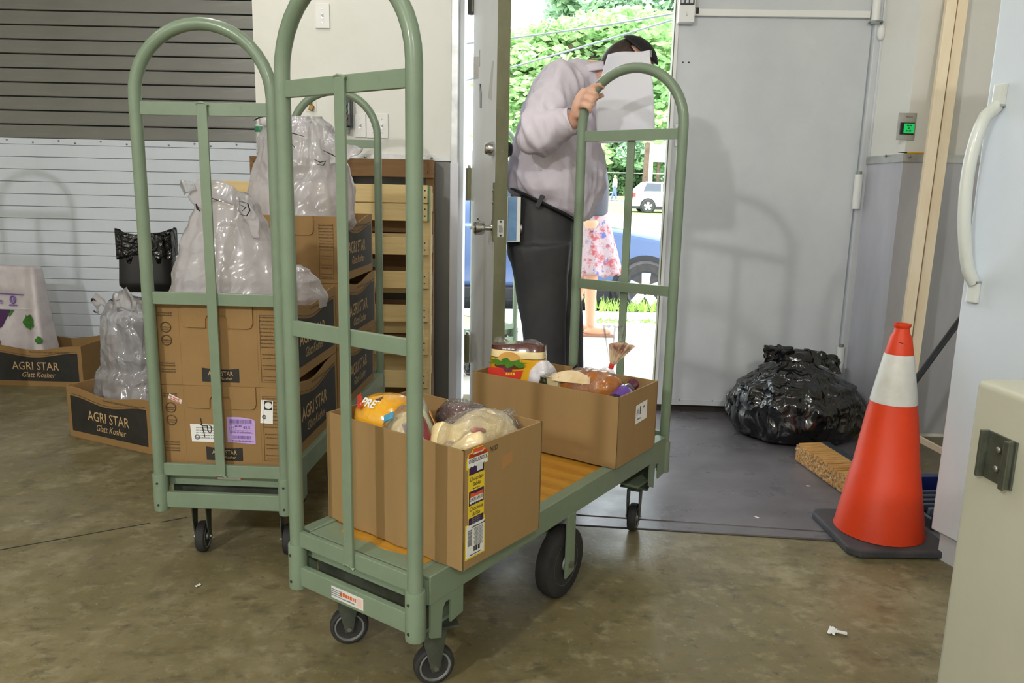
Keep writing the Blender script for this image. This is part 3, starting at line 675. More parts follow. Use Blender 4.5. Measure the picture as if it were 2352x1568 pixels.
# number label on the far box
fw = .528
nl = sideprism([(.118, .108), (.196, .112), (.196, .170), (.118, .166)], 'number_label', M_paper, fb, .0004, fw)
text('#', .026, M_grey, nl, (fw + .0014, .130, .146), RS); text('1', .034, M_ink, nl, (fw + .0014, .147, .146), RS, bold=.03)
text('~2', .012, M_ink, nl, (fw + .0014, .175, .154), RS, bold=.03); text('~7', .007, M_grey, nl, (fw + .0014, .142, .122), RS)

# ------------------------------------------------------------------ groceries
M_film = film('clear_film', (236, 236, 236), .10, .08, .6, 26, .6)
M_film2 = film('clear_film_wrinkled', (240, 240, 238), .18, .1, .65, 34, .9)
def lump(c, r, rot, seed, amp=.1, sc=14, nu=36, nv=24, sq=1.0):
    """organic ellipsoid with noise folds, as MB"""
    M = Euler(rot).to_matrix(); b = MB(); e = MB().ell((0, 0, 0), r, None, nu, nv)
    for i, p in enumerate(e.v):
        n = V((p.x / r[0], p.y / r[1], p.z / r[2]))
        if sq != 1.0: p = V([math.copysign(abs(n[k]) ** sq * r[k], p[k]) for k in range(3)])
        k = 1 + amp * (nz(p, sc, seed) + .5 * ridge(p, sc * 2.2, seed + 3) - .25)
        e.v[i] = V(c) + M @ (p * k)
    return e
def zbands(name, bands, rough=.25, coat=.4, noise_amt=0.0):
    """material with colour bands along object z given as (z, colour)"""
    M = mat(name, bands[0][1], rough=rough, coat=coat, bump=.25, bscale=30, bdist=.006); T = M.node_tree; N = T.nodes; L = T.links
    tc = N.new('ShaderNodeTexCoord'); sp = N.new('ShaderNodeSeparateXYZ'); L.new(tc.outputs['Object'], sp.inputs[0])
    z0 = bands[0][0]; z1 = bands[-1][0] + .01
    mr = N.new('ShaderNodeMapRange'); mr.inputs['From Min'].default_value = z0; mr.inputs['From Max'].default_value = z1; L.new(sp.outputs['Z'], mr.inputs['Value'])
    r = N.new('ShaderNodeValToRGB'); r.color_ramp.interpolation = 'CONSTANT'; L.new(mr.outputs[0], r.inputs[0])
    el = r.color_ramp.elements
    el[0].position = 0; el[0].color = (*lin(bands[0][1]), 1); el[1].position = (bands[1][0] - z0) / (z1 - z0); el[1].color = (*lin(bands[1][1]), 1)
    for z, c in bands[2:]:
        e = el.new((z - z0) / (z1 - z0)); e.color = (*lin(c), 1)
    L.new(r.outputs[0], N['Principled BSDF'].inputs['Base Color'])
    return M
M_bunbag = mat('yellow_bag_film', (232, 172, 44), (222, 150, 26), scale=8, rough=.16, coat=.7, bump=.5, bscale=26, bdist=.008)
M_brown = mat('brown_print', (74, 40, 26), rough=.3)
# -- near box
t = thing('bun_bag', 'yellow printed bun bag in the left of the near box', 'food bag', nbp(.105, .10, .156), -YB)
bb = lump((0, 0, .075), (.085, .072, .078), (0, .15, 0), 2, .07, 16, sq=.9).build('bag', M_bunbag, t, 180)
rb = MB()
def onlump(u, v, rr=1.012): return V((math.cos(v) * math.cos(u) * .085 * rr, math.cos(v) * math.sin(u) * .072 * rr, .075 + math.sin(v) * .078 * rr))
rb.grid(lambda a, q: onlump(-2.2 + a * .9, .35 + .65 * a + q * .26, 1.05), 14, 4).build('brown_banner', M_brown, bb, solid=.0008)
tt = text('PRE', .03, M_paper, bb, onlump(-1.75, .82, 1.10), (.75, .0, -.1), bold=.03)
text('~5', .026, M_red, bb, onlump(-2.25, .72, 1.14), (.8, .2, -.75), shear=.3, bold=.03)
t = thing('food_bag', 'clear bag with a small blue tag beside the yellow bun bag', 'food bag', nbp(.195, .065, .156), -YB)
lump((0, 0, .065), (.05, .048, .068), (0, .2, 0), 9, .16, 22).build('bag', mat('pale_bun', (226, 206, 158), (210, 184, 130), scale=16, rough=.3, coat=.5, bump=.6, bscale=30), t, 180)
lump((.0, 0, .07), (.055, .05, .073), (0, .2, .3), 12, .2, 26).build('clear_wrap', M_film2, t, 180)
MB().obox((-.012, -.038, .126), (.026, .004, .018), (-.8, -.5, .2)).build('blue_tag', mat('blue_tag', (92, 172, 212), rough=.4), t)
t = tray_ = thing('meat_tray', 'pale foam tray pack with an orange sticker standing in the near box', 'food pack', nbp(.215, .165, .166), 1.75); t.rotation_euler = (-.42, 0, 1.75)
def slab(w, h, d, tilt):  # tilted rounded slab
    return MB().obox((0, 0, h / 2), (w, d, h), (0, tilt, 0))
slab(.13, .135, .03, .0).build('foam_tray', mat('foam_tray', (222, 218, 176), rough=.5), t, bevel=.012, seg=3, smooth=60)
slab(.136, .14, .036, 0).build('clear_wrap', M_film2, t, bevel=.014, seg=3, smooth=60)
tg = MB().obox((-.03, -.021, .09), (.05, .003, .055), (0, .2, 0)).build('orange_sticker', mat('orange_sticker', (222, 152, 74), rough=.35, coat=.4), t, bevel=.001)
text('~6', .012, M_brown, tg, (-.03, -.0235, .098), (PI / 2, .2, 0), bold=.03)
slab(.012, .11, .04, .5).build('dark_strip', M_brown, t)
t = thing('cold_cut_pack', 'dark red cured meat in clear film at the back of the near box', 'food pack', nbp(.26, .222, .156), -YB)
lump((0, 0, .062), (.11, .045, .060), (0, .18, 0), 21, .1, 12).build('meat', mat('dark_meat', (92, 36, 30), (66, 24, 22), scale=14, rough=.25, coat=.6), t, 180)
lump((.02, 0, .066), (.125, .05, .066), (0, .2, 0), 25, .14, 16).build('clear_wrap', M_film, t, 180)
t = thing('sauce_pack', 'narrow dark red pouch near the front corner of the near box', 'food pack', nbp(.285, .05, .156), -YB)
slab(.022, .14, .03, -.5).build('pouch', mat('maroon_pouch', (128, 32, 42), rough=.2, coat=.7), t, bevel=.006, smooth=60)
MB().obox((-.045, 0, .105), (.03, .032, .04), (0, -.5, 0)).build('foil_band', mat('foil', (206, 200, 206), rough=.18, metal=.6), t, bevel=.005)
M_chick = mat('raw_chicken', (232, 206, 140), (236, 218, 184), scale=9, rough=.34, coat=.5, bump=.25, bscale=60)
M_chickr = mat('chicken_red', (150, 84, 76), (196, 150, 130), scale=20, rough=.3, coat=.6)
def chicken(label, loc, rz, s, seed):
    t = thing('wrapped_chicken', label, 'poultry', loc, rz); b = MB()
    b.ell((0, 0, .06 * s), (.098 * s, .068 * s, .06 * s), (0, -.12, 0), 20, 14)
    b.ell((.05 * s, 0, .062 * s), (.06 * s, .062 * s, .05 * s), None, 18, 12)
    for k in (-1, 1):
        b.tube([(-.05 * s, k * .045 * s, .05 * s), (-.09 * s, k * .05 * s, .075 * s), (-.125 * s, k * .03 * s, .06 * s), (-.145 * s, k * .02 * s, .05 * s)], [.034 * s, .032 * s, .02 * s, .011 * s], 12)
        b.tube([(.06 * s, k * .055 * s, .07 * s), (.03 * s, k * .078 * s, .055 * s), (.065 * s, k * .082 * s, .04 * s), (.09 * s, k * .07 * s, .04 * s)], [.018 * s, .019 * s, .014 * s, .009 * s], 10)
    b.tube([(.09 * s, 0, .065 * s), (.125 * s, 0, .06 * s)], [.028 * s, .018 * s], 12)
    skin('bird', b, .006, M_chick, t, 5, lambda p, n: p + n * .0015 * nz(p, 60, seed))
    w = MB(); w.ell((-.01 * s, 0, .058 * s), (.135 * s, .09 * s, .064 * s), None, 30, 18); w.tube([(.09 * s, 0, .06 * s), (.115 * s, 0, .07 * s), (.128 * s, .01, .085 * s)], [.05 * s, .028 * s, .03 * s], 16)
    skin('clear_wrap', w, .008, M_film2, t, 3, lambda p, n: p + n * (.004 * ridge(p, 28, seed) - .002))
    mk = MB(); mk.ell((-.075 * s, -.052 * s, .098 * s), (.030 * s, .010 * s, .010 * s), (0, .3, 0), 12, 8); mk.ell((.03 * s, .068 * s, .072 * s), (.045 * s, .010 * s, .012 * s), (0, .25, 0), 12, 8); mk.build('red_patch', M_chickr, t, 60)
    return t
chicken('large pale raw chicken in clear wrap at the right of the near box', nbp(.33, .172, .182), -YB - .047 + PI / 2 + .05, .92, 31)
chicken('smaller raw chicken with red patches lying at the front corner of the near box', nbp(.305, .066, .160), -YB + PI - .08, .68, 37)
# -- far box
M_pack = zbands('burger_bun_pack', [(-.01, (226, 168, 40)), (.135, (64, 34, 24)), (.1375, (238, 216, 160)), (.160, (84, 42, 30))])
t = thing('bun_bag', 'burger bun bag with a hamburger picture standing in the far box', 'food bag', fbp(.112, .098, .129), -YB + .35)
def pk(u, v):
    a = 2 * PI * u; tx = math.cos(a); ty = math.sin(a)
    sx = math.copysign(abs(tx) ** .45, tx); sy = math.copysign(abs(ty) ** .6, ty)
    z = .178 * v; k = 1 - .30 * max(0, (v - .8) / .2) ** 1.6
    x = .092 * sx * (1 - .04 * v) ; y = .046 * sy * k; w0 = .0025 * (nz((x, y, z), 30, 4) + ridge((x, y, z), 22, 8))
    return (x * (1 + w0 * 6), y * (1 + w0 * 10), z + .006 * math.sin(x * 26 + 1) * v)
pb_ = MB(); pb_.grid(pk, 56, 26, True); pb_.add([], []); pb_.f.append(list(range(25 * 56, 26 * 56))); pb_.m.append(0); pb_.f.append(list(range(55, -1, -1))); pb_.m.append(0)
pb = pb_.build('bag', M_pack, t, 50)
M_leaf = mat('lettuce_print', (88, 142, 48), (60, 112, 36), scale=40, rough=.3); M_patty = mat('patty_print', (96, 48, 34), rough=.3); M_bun = mat('bun_print', (216, 160, 78), (228, 180, 104), scale=16, rough=.3)
def fp(poly, nm, mt, off=.0): return MB().prism(poly, (0, -.0490 - off, .0), (1, 0, 0), (0, 0, 1), .0006).build(nm, mt, pb)
def oval(cx, cz, rx, rz, n=18, a0=0, a1=2 * PI): return [(cx + rx * math.cos(lerp(a0, a1, k / n)), cz + rz * math.sin(lerp(a0, a1, k / n))) for k in range(n)]
fp(oval(-.018, .128, .040, .030, 16, 0, PI) + [(-.058, .128)], 'bun_picture', M_bun)
fp(oval(-.018, .112, .050, .010), 'patty_picture', M_patty, .0005)
random.seed(3)
fp([(-.018 + (.046 + .014 * ((k * 7) % 3)) * math.cos(a), .122 + (.006 + .006 * ((k * 5) % 3)) * math.sin(a)) for k, a in enumerate([2 * PI * j / 26 for j in range(26)])], 'lettuce_picture', M_leaf, .001)
fp(oval(-.03, .098, .022, .012), 'onion_picture', mat('onion_print', (110, 54, 66), rough=.3), .0008)
fp([(-.088, .104), (-.04, .104), (-.03, .090), (.028, .102), (.018, .07), (-.05, .07), (-.088, .08)], 'red_banner', M_red, .0012)
text('~4', .016, M_yel, pb, (-.01, -.0512, .088), (PI / 2, -.06, 0), shear=.2)
text('~9', .009, M_paper, pb, (-.02, -.050, .168), bold=.02)
w2 = MB().grid(lambda u, v: (lerp(-.085, .085, u), .012 * math.sin(u * 17) * v, .176 + v * (.014 + .006 * math.sin(u * 11))), 24, 4).build('film_crimp', M_film2, t, 180)
t = thing('food_bag', 'crumpled white plastic food bag beside the burger buns', 'food bag', fbp(.205, .10, .129), -YB)
lump((0, 0, .068), (.048, .042, .068), (.1, .2, 0), 41, .18, 24, 40, 28).build('bag', mat('white_bag_film', (226, 222, 226), (206, 200, 206), scale=12, rough=.25, coat=.3, bump=.7, bscale=40), t, 180)
t = thing('dip_tub', 'small open plastic tub of creamy dip in the far box', 'tub', fbp(.285, .055, .129), -YB)
MB().lathe([(.026, 0), (.026, .058), (.033, .100), (.037, .102), (.037, .106), (.031, .106), (.030, .096), (0, .094)], 4, rot=rot3(.7)).build('tub', mat('cream_tub', (222, 206, 160), rough=.2, coat=.4), t, bevel=.004, seg=3, smooth=50)
MB().lathe([(.036, .106), (.039, .107), (.039, .110), (.0, .111)], 4, rot=rot3(.7)).build('clear_lid', M_film2, t, bevel=.003, smooth=50)
t = thing('plastic_knife', 'black plastic utensil sticking up behind the dip tub', 'utensil', fbp(.262, .115, .129), -YB)
MB().tube([(0, 0, 0), (.02, 0, .06), (.045, 0, .118), (.062, 0, .134)], [.007, .007, .006, .009], 10, flat=.5).build('handle', M_black, t, 60)
t = thing('pickle_jar', 'dark green pickle jar half hidden behind the dip tub', 'jar', fbp(.245, .07, .129), -YB)
MB().lathe([(.0, 0), (.028, 0), (.030, .01), (.030, .075), (.026, .085), (.026, .095), (.0, .096)], 20).build('jar', mat('dark_green_glass', (52, 58, 34), rough=.15, coat=.6), t, 40)
t = thing('bread_loaf', 'golden challah loaf in a clear bag tied with a red clip', 'bread', fbp(.372, .10, .129), -YB + .25)
b = MB()
for k in range(6): b.ell((-.068 + k * .027, (-1) ** k * .010, .070 + .014 * math.sin(k * .62)), (.036, .052, .052), (0, .35, .45 * (-1) ** k), 16, 12)
b.ell((0, 0, .06), (.096, .054, .055), None, 18, 12)
skin('loaf', b, .006, mat('challah_crust', (150, 82, 32), (198, 132, 62), scale=12, rough=.25, coat=.5), t, 7)
w = MB(); w.ell((0, 0, .068), (.108, .064, .066), None, 30, 18); w.tube([(.05, .0, .10), (.066, .0, .135), (.07, 0, .142)], [.04, .018, .009], 14)
bw = skin('clear_bag', w, .007, M_film, t, 3, lambda p, n: p + n * (.004 * ridge(p, 26, 51) - .002))
MB().grid(lambda u, v: V((-.10 + .12 * u, -.060 + .03 * v * math.sin(u * PI) - .004 * math.sin(PI * u), .098 + .032 * v * (.6 + .4 * math.sin(u * PI)))), 18, 5).build('cream_label', mat('cream_label', (226, 206, 170), (206, 178, 130), scale=20, rough=.3), bw, solid=.0008)
MB().obox((.07, 0, .146), (.016, .014, .014), (0, .2, .2)).build('red_clip', M_red, t, bevel=.002)
def fan(u, v):
    a = (u - .5) * 1.0; r = .014 + .07 * v; return V((.072 + r * math.sin(a) * 1.0 + .026 * v, .008 * math.sin(u * 22) * v + .003, .150 + .072 * v * math.cos(a)))
MB().grid(fan, 30, 8).build('bag_neck', mat('printed_neck', (214, 190, 160), (150, 104, 90), scale=26, rough=.2, coat=.5, lo=.45, hi=.6), t, 180, solid=.001)
def fan2(u, v):
    a = (u - .5) * .9; r = .02 + .075 * v; return V((.066 + r * math.sin(a), .010 * math.sin(u * 15 + 1) * v + .014, .155 + .115 * v))
MB().grid(fan2, 24, 8).build('bag_tail', M_film, t, 180, solid=.001)
t = thing('wine_bottle', 'purple labelled bottle with a maroon cap lying in the far box corner', 'bottle', fbp(.490, .045, .129), -YB)
R1 = Matrix.Rotation(-1.25, 3, 'X')
MB().lathe([(.0, -.02), (.028, -.02), (.030, 0), (.030, .055), (.024, .075), (.016, .09)], 20, (0, .02, .052), R1).build('bottle', mat('dark_glass', (36, 22, 46), rough=.12, coat=.8), t, 50)
MB().lathe([(.0305, .0), (.031, .004), (.031, .05), (.0305, .054)], 20, (0, .02, .052), R1).build('purple_label', mat('purple_label', (98, 62, 150), (206, 196, 220), scale=18, rough=.2, coat=.6, lo=.5, hi=.6), t, 50)
MB().lathe([(.016, .088), (.017, .09), (.0175, .118), (.012, .122), (0, .122)], 20, (0, .02, .052), R1).build('cap', mat('maroon_cap', (92, 30, 52), rough=.2, coat=.6), t, 40)
# ------------------------------------------------------------------ printed meat cartons
CW, CL, CH = .37, .52, .231
def carton(label, loc, rz, closed=True, long_text=True, stickers=None, group=None, scale=(1, 1, 1)):
    t = thing('meat_carton', label, 'carton', loc, rz, group)
    th = .005
    # long sides: top edge dips between the raised corners
    def sidepoly(inset=0, zb=0.0, drop=0.0):
        P = [(inset, zb), (CL - inset, zb)]
        n = 22
        for k in range(n + 1):
            s = 1 - k / n; y = lerp(inset, CL - inset, s); q = min(1, max(0, (y / CL)))
            dip = .5 - .5 * math.cos(2 * PI * min(1, max(0, (q - .06) / .88)))
            P.append((y, CH - .002 - .026 * dip - drop))
        return P
    for x in (0, CW - th):
        sd = MB().prism(sidepoly(), (x, 0, 0), (0, 1, 0), (0, 0, 1), th).build('long_side', M_cardb, t)
        if x > 0:
            pr = MB().prism(sidepoly(.022, .03, .040), (CW, 0, 0), (0, 1, 0), (0, 0, 1), .0006).build('black_print', M_ink, sd)
            ln = [V((CW + .0008, y, z)) for y, z in sidepoly(.022, .03, .031)[2:]]
            MB().tube(ln, .0016, 4, caps=False, flat=.3).build('print_line', M_ink, sd)
            text('AGRI STAR', .062, M_kraft, pr, (CW + .0012, CL / 2, .112), RS, sx=.86, bold=.004)
            text('Glatt Kosher', .042, M_kraft, pr, (CW + .0012, CL / 2 + .01, .064), RS, shear=.35, sx=.84)
            text("The World's Finest Glatt Kosher Products", .013, M_ink, sd, (CW + .0008, CL * .66, .192), RS, shear=.25)
    # end panels
    for y in (0, CL - th):
        e = MB().box(th, CW - th, y, y + th, 0, CH).build('end_panel', M_cardb, t)
        if y == 0:
            for x in (.072, .292): MB().box(x, x + .0018, -.0006, .0004, 0, CH - .002).build('crease', M_cardi, e)
            # folded-over flap with hand hole
            fl = [(.082, .003), (.082, -.048), (.086, -.056), (.094, -.062)]
            fpz = CH + .001
            P = [(.082, fpz), (.082, fpz - .05), (.087, fpz - .062), (.098, fpz - .066)]
            P += [(.15, fpz - .066), (.151, fpz - .04), (.158, fpz - .03), (.206, fpz - .03), (.213, fpz - .04), (.214, fpz - .066)]
            P += [(.268, fpz - .066), (.279, fpz - .062), (.284, fpz - .05), (.284, fpz)]
            f = MB().prism(P, (0, -.0005, 0), (1, 0, 0), (0, 0, 1), .004).build('handle_flap', M_cardb, e, bevel=.0008)
            MB().box(.153, .212, -.001, -.0002, fpz - .068, fpz - .036).build('hand_hole', M_cardi, e)
            bl = MB().prism([(.132, .012), (.238, .012), (.238, .052), (.212, .049), (.185, .048), (.158, .049), (.132, .052)], (0, -.0004, 0), (1, 0, 0), (0, 0, 1), .0005).build('end_label', M_ink, e)
            text('AGRI STAR', .018, M_kraft, bl, (.185, -.0013, .036), sx=.82); text('Glatt Kosher', .013, M_kraft, bl, (.188, -.0013, .022), shear=.35, sx=.85)
            for k, z in enumerate((.165, .128)):
                c = MB().tube([(.036 + .014 * math.cos(a), -.001, z + .014 * math.sin(a)) for a in [2 * PI * j / 20 for j in range(20)]], .0016, 4, closed=True).build('inspection_stamp', M_inkd, e)
                text('~9', .006, M_inkd, c, (.036, -.0008, z)); text('~6', .006, M_inkd, c, (.036, -.0008, z - .006))
            for k, z in enumerate((.205, .198, .062, .055, .044, .037)): text('~4 12', .0062, M_inkd, e, (.036, -.0008, z), sx=.85, name='small_print')
            bx = MB(); 
            for a, b_ in (((.302, .016), (.352, .016)), ((.352, .016), (.352, .206)), ((.352, .206), (.302, .206)), ((.302, .206), (.302, .016))):
                bx.bar((a[0], -.0006, a[1]), (b_[0], -.0006, b_[1]), .0008, .0014, (0, 1, 0))
            bxo = bx.build('print_frame', M_inkd, e)
            for k in range(18):
                if k not in (9, 12, 15): text(('~4 8 12', '~4 12 2 6', '~4 10 3 4')[k % 3], .0062 if k < 9 else .005, M_inkd, e, (.327, -.0008, .200 - k * .0105), sx=.62, name='small_print')
    MB().box(th, CW - th, th, CL - th, 0, .005).build('bottom_panel', M_cardb, t)
    if closed: MB().box(.006, CW - .006, .006, CL - .006, CH - .052, CH - .048).build('top_sheet', M_cardi, t)
    for x in (.012, CW - .06): MB().prism([(0, 0), (.048, 0), (.048, .018), (.036, .026), (.012, .026), (0, .018)], (x, .004, CH - .03), (1, 0, 0), (0, 0, 1), -.004).build('corner_tab', M_cardb, t)
    return t
zc = DZ - .0005
c1 = carton('lower front meat carton with a lilac shipping label on the loaded cart', AL(-.003, .022, zc), -YA)
c2 = carton('upper front meat carton below the white bag on the loaded cart', AL(-.003, .022, zc + CH + .001), -YA)
c3 = carton('lowest meat carton of the rear stack on the cart', AL(-.003, .60, zc), -YA)
c4 = carton('middle meat carton of the rear stack on the cart', AL(-.003, .60, zc + CH + .001), -YA - .02)
c5 = carton('topmost meat carton of the rear stack holding a large white bag', AL(-.003, .60, zc + 2 * CH + .002), -YA)
g0 = gnd(162, 1001); g1 = gnd(352, 1045); ang = math.atan2(g1.y - g0.y, g1.x - g0.x)
# floor cartons: long side (local +x) turned to the camera, so local y runs to the right
def floor_carton(label, gl, a):   # gl: left end of the visible long side
    R = rot3(a - PI / 2); o = V((gl.x, gl.y, 0)) - R @ V((CW, 0, 0)); o.z = .001
    return carton(label, o, a - PI / 2, closed=False)
c6 = floor_carton('open meat carton on the floor left of the loaded cart', g0, ang)
g2 = gnd(193, 890); d2v = V((math.cos(-.02), math.sin(-.02), 0))
c7 = floor_carton('shadowed meat carton by the shutter holding a white printed sack', g2 - d2v * CL, -.02)

# stickers on the lower front carton
M_lil = mat('lilac_label', (190, 160, 216), rough=.5); M_lilp = mat('lilac_ink', (104, 84, 140), rough=.6)
def cpoly(poly, nm, mt, par, off=.0006): return MB().prism(poly, (0, -off, 0), (1, 0, 0), (0, 0, 1), .0005).build(nm, mt, par)
lil = cpoly([(.196, .068), (.277, .064), (.277, .133), (.270, .138), (.235, .143), (.196, .142)], 'lilac_label', M_lil, c1)
random.seed(5)
for (xa, xb, za, zb_) in ((.202, .268, .124, .136), (.212, .264, .078, .088)):
    x = xa
    while x < xb:
        wd = random.choice((.0008, .0014, .002)); MB().box(x, x + wd, -.0014, -.0011, za, zb_).build('barcode_bar', M_lilp, lil); x += wd + random.choice((.0008, .0013))
text('1752', .012, M_lilp, lil, (.212, -.0014, .110)); text('~5', .007, M_lilp, lil, (.230, -.0014, .116)); text('42.5', .012, M_lilp, lil, (.253, -.0014, .112), bold=.03)
for k, z in enumerate((.120, .103, .095, .072)): MB().box(.201, .272, -.0013, -.0011, z, z + .0008).build('rule_line', M_lilp, lil)
text('~7 2 6 3 2', .0052, M_lilp, lil, (.236, -.0014, .0985)); text('~1 5 5 1', .0075, M_lilp, lil, (.238, -.0014, .0725))
wl_ = cpoly([(.092, .066), (.176, .066), (.176, .118), (.0885, .118)], 'white_label', M_paper, c1)
for k in range(5): text('~4 12 2 3', .0048, M_grey, wl_, (.134, -.0014, .108 - k * .0075), name='small_print')
MB().tube([(.108 + .006 * math.cos(a), -.0012, .080 + .006 * math.sin(a)) for a in [2 * PI * j / 16 for j in range(16)]], .0022, 4, closed=True).build('inspection_stamp', M_grey, wl_)
def pen(pts, nm, par): return MB().tube([V((x, -.0018, z)) for x, z in pts], .0014, 5).build(nm, M_ink, par)
pen([(.120, .137), (.123, .12), (.127, .10), (.130, .082)], 'pen_marking', wl_); pen([(.118, .118), (.128, .114), (.14, .114)], 'pen_marking', wl_)
pen([(.139, .114), (.140, .10), (.146, .092), (.151, .10), (.150, .113), (.143, .117)], 'pen_marking', wl_); pen([(.158, .114), (.159, .095), (.164, .108)], 'pen_marking', wl_)
rd = cpoly([(.030, .192), (.066, .176), (.069, .188), (.034, .206)], 'red_print_sticker', M_sticker, c1)
text('~3 6', .0065, M_red, rd, (.049, -.0014, .193), (PI / 2, .45, 0)); text('~10', .0065, M_red, rd, (.051, -.0014, .186), (PI / 2, .45, 0))
ou = cpoly([(.293, .128), (.329, .126), (.332, .194), (.298, .196)], 'kosher_sticker', M_paper, c1)
cpoly([(.306, .168), (.328, .167), (.329, .192), (.307, .193)], 'black_square', M_ink, ou, .0013)
MB().lathe([(.0, 0), (.010, 0), (.010, .0008), (0, .0008)], 20, (.3185, -.0019, .180), Matrix.Rotation(PI / 2, 3, 'X')).build('white_disc', M_paper, ou)
MB().tube([(.305 + .005 * math.cos(a), -.0013, .146 + .005 * math.sin(a)) for a in [2 * PI * j / 16 for j in range(16)]], .0012, 4, closed=True).build('kosher_ring', M_ink, ou)
text('U', .008, M_ink, ou, (.305, -.0014, .146), bold=.03)

# ------------------------------------------------------------------ white plastic carrier bags
M_bag = film('white_carrier_film', (228, 224, 228), .66, .2, .6, 13, .6, (1, 1, .4))
M_bag2 = film('clear_carrier_film', (230, 228, 234), .40, .14, .8, 15, .75, (1, 1, .5))
def bag_mesh(rx, ry, h, seed, lean=(0, 0), neck=.16, prof=None, nu=110, nv=70, amp=.07, fold=.085, flare=0):
    prof = prof or [(0, .80), (.04, 1.0), (.3, 1.0), (.55, .86), (.75, .58), (.88, .32), (.95, neck), (1.0, neck + flare)]
    def rad(t):
        for (a, ra), (b, rb) in zip(prof, prof[1:]):
            if a <= t <= b: q = (t - a) / (b - a); q = q * q * (3 - 2 * q); return lerp(ra, rb, q)
        return prof[-1][1]
    def fn(u, v):
        a = 2 * PI * u; r = rad(v); c = math.cos(a); s = math.sin(a)
        p = V((c * r * rx, s * r * ry, v * h))
        k = 1 + amp * nz(p, 5 / max(rx, .1) * .25, seed) + fold * (.3 + v) * (.65 * (1 - abs(math.sin(a * 5 + 3 * nz(p, 4, seed + 5) + v * 2))) + .35 * (1 - abs(math.sin(a * 11 + 4 * nz(p, 5, seed + 6) - v * 3)))) + (.045 * ridge(p, 11, seed + 2) + .012 * ridge(p, 26, seed + 9)) * (1 if v < .95 else .5)
        return V((p.x * k + lean[0] * v ** 1.5, p.y * k + lean[1] * v ** 1.5, p.z + .012 * nz(p, 9, seed + 7) * (v > .02)))
    b = MB(); b.grid(fn, nu, nv, True); b.f.append(list(range(nu - 1, -1, -1))); b.m.append(0)
    b.f.append([(nv - 1) * nu + i for i in range(nu)]); b.m.append(0)
    return b
def sheet(pts_a, pts_b, nm, mt, par, seed, amp=.012, nu=22, nv=8):
    """crumpled film between two polylines"""
    def pl(P, u):
        k = u * (len(P) - 1); i = min(int(k), len(P) - 2); return V(P[i]).lerp(V(P[i + 1]), k - i)
    def fn(u, v):
        p = pl(pts_a, u).lerp(pl(pts_b, u), v); return p + V((nz(p, 30, seed), nz(p, 26, seed + 4), nz(p, 28, seed + 8))) * amp
    return MB().grid(fn, nu, nv).build(nm, mt, par, 180, solid=.0008)
def marks(par, pts, seed, r=.004):
    for k, P in enumerate(pts): MB().tube([V(p) for p in P], [r * .5] + [r] * (len(P) - 2) + [r * .4], 5, flat=.35).build('printed_mark', M_ink, par, 60)
# bag on the front stack
t = thing('carrier_bag', 'white knotted carrier bag on top of the front carton stack', 'plastic bag', AL(.17, .16, zc + 2 * CH - .05), -YA)
b = bag_mesh(.185, .13, .36, 61, (-.005, 0), .34, [(0, .9), (.08, 1.0), (.3, .92), (.55, .74), (.75, .56), (.88, .46), (1.0, .30)]).build('bag', M_bag, t, 180)
sheet([(-.09, -.06, .34), (-.06, -.07, .385), (-.02, -.06, .395), (.03, -.05, .38), (.08, -.05, .35)], [(-.05, -.05, .30), (-.03, -.06, .32), (0, -.06, .33), (.04, -.055, .32), (.07, -.05, .29)], 'handle_loop', M_bag, t, 3)
sheet([(-.11, -.06, .375), (-.10, -.08, .39), (-.07, -.07, .385)], [(-.10, -.06, .35), (-.09, -.075, .355), (-.06, -.065, .36)], 'handle_loop', M_bag2, t, 5, .006)
sheet([(.05, -.06, .34), (.09, -.08, .33), (.115, -.07, .28), (.11, -.06, .23)], [(.05, -.06, .31), (.07, -.07, .30), (.085, -.07, .27), (.09, -.06, .23)], 'handle_loop', M_bag, t, 9, .008)
marks(b, [[(-.055, -.088, .325), (-.05, -.092, .312), (-.045, -.09, .305)], [(-.02, -.085, .345), (.0, -.09, .338), (.02, -.088, .33)], [(.07, -.10, .335), (.095, -.10, .33), (.10, -.10, .31), (.09, -.10, .295), (.07, -.10, .30)], [(.075, -.102, .325), (.09, -.103, .318), (.08, -.103, .308)]], 1)
t = thing('carrier_bag', 'pale crumpled bag leaning out left behind the front carton stack', 'plastic bag', AL(.06, .37, zc + 2 * CH - .05), -YA)
bag_mesh(.075, .075, .30, 67, (-.01, 0), .5, [(0, .9), (.1, 1.0), (.5, .9), (.8, .9), (1.0, .7)]).build('bag', M_bag2, t, 180)
t = thing('carrier_bag', 'white bag corner drooping over the right rim of the front stack', 'plastic bag', AL(.29, .40, zc + 2 * CH - .05), -YA)
bag_mesh(.085, .10, .13, 71, (.0, 0), .3, [(0, .95), (.2, 1.0), (.6, .75), (.85, .4), (1.0, .1)]).build('bag', M_bag, t, 180)
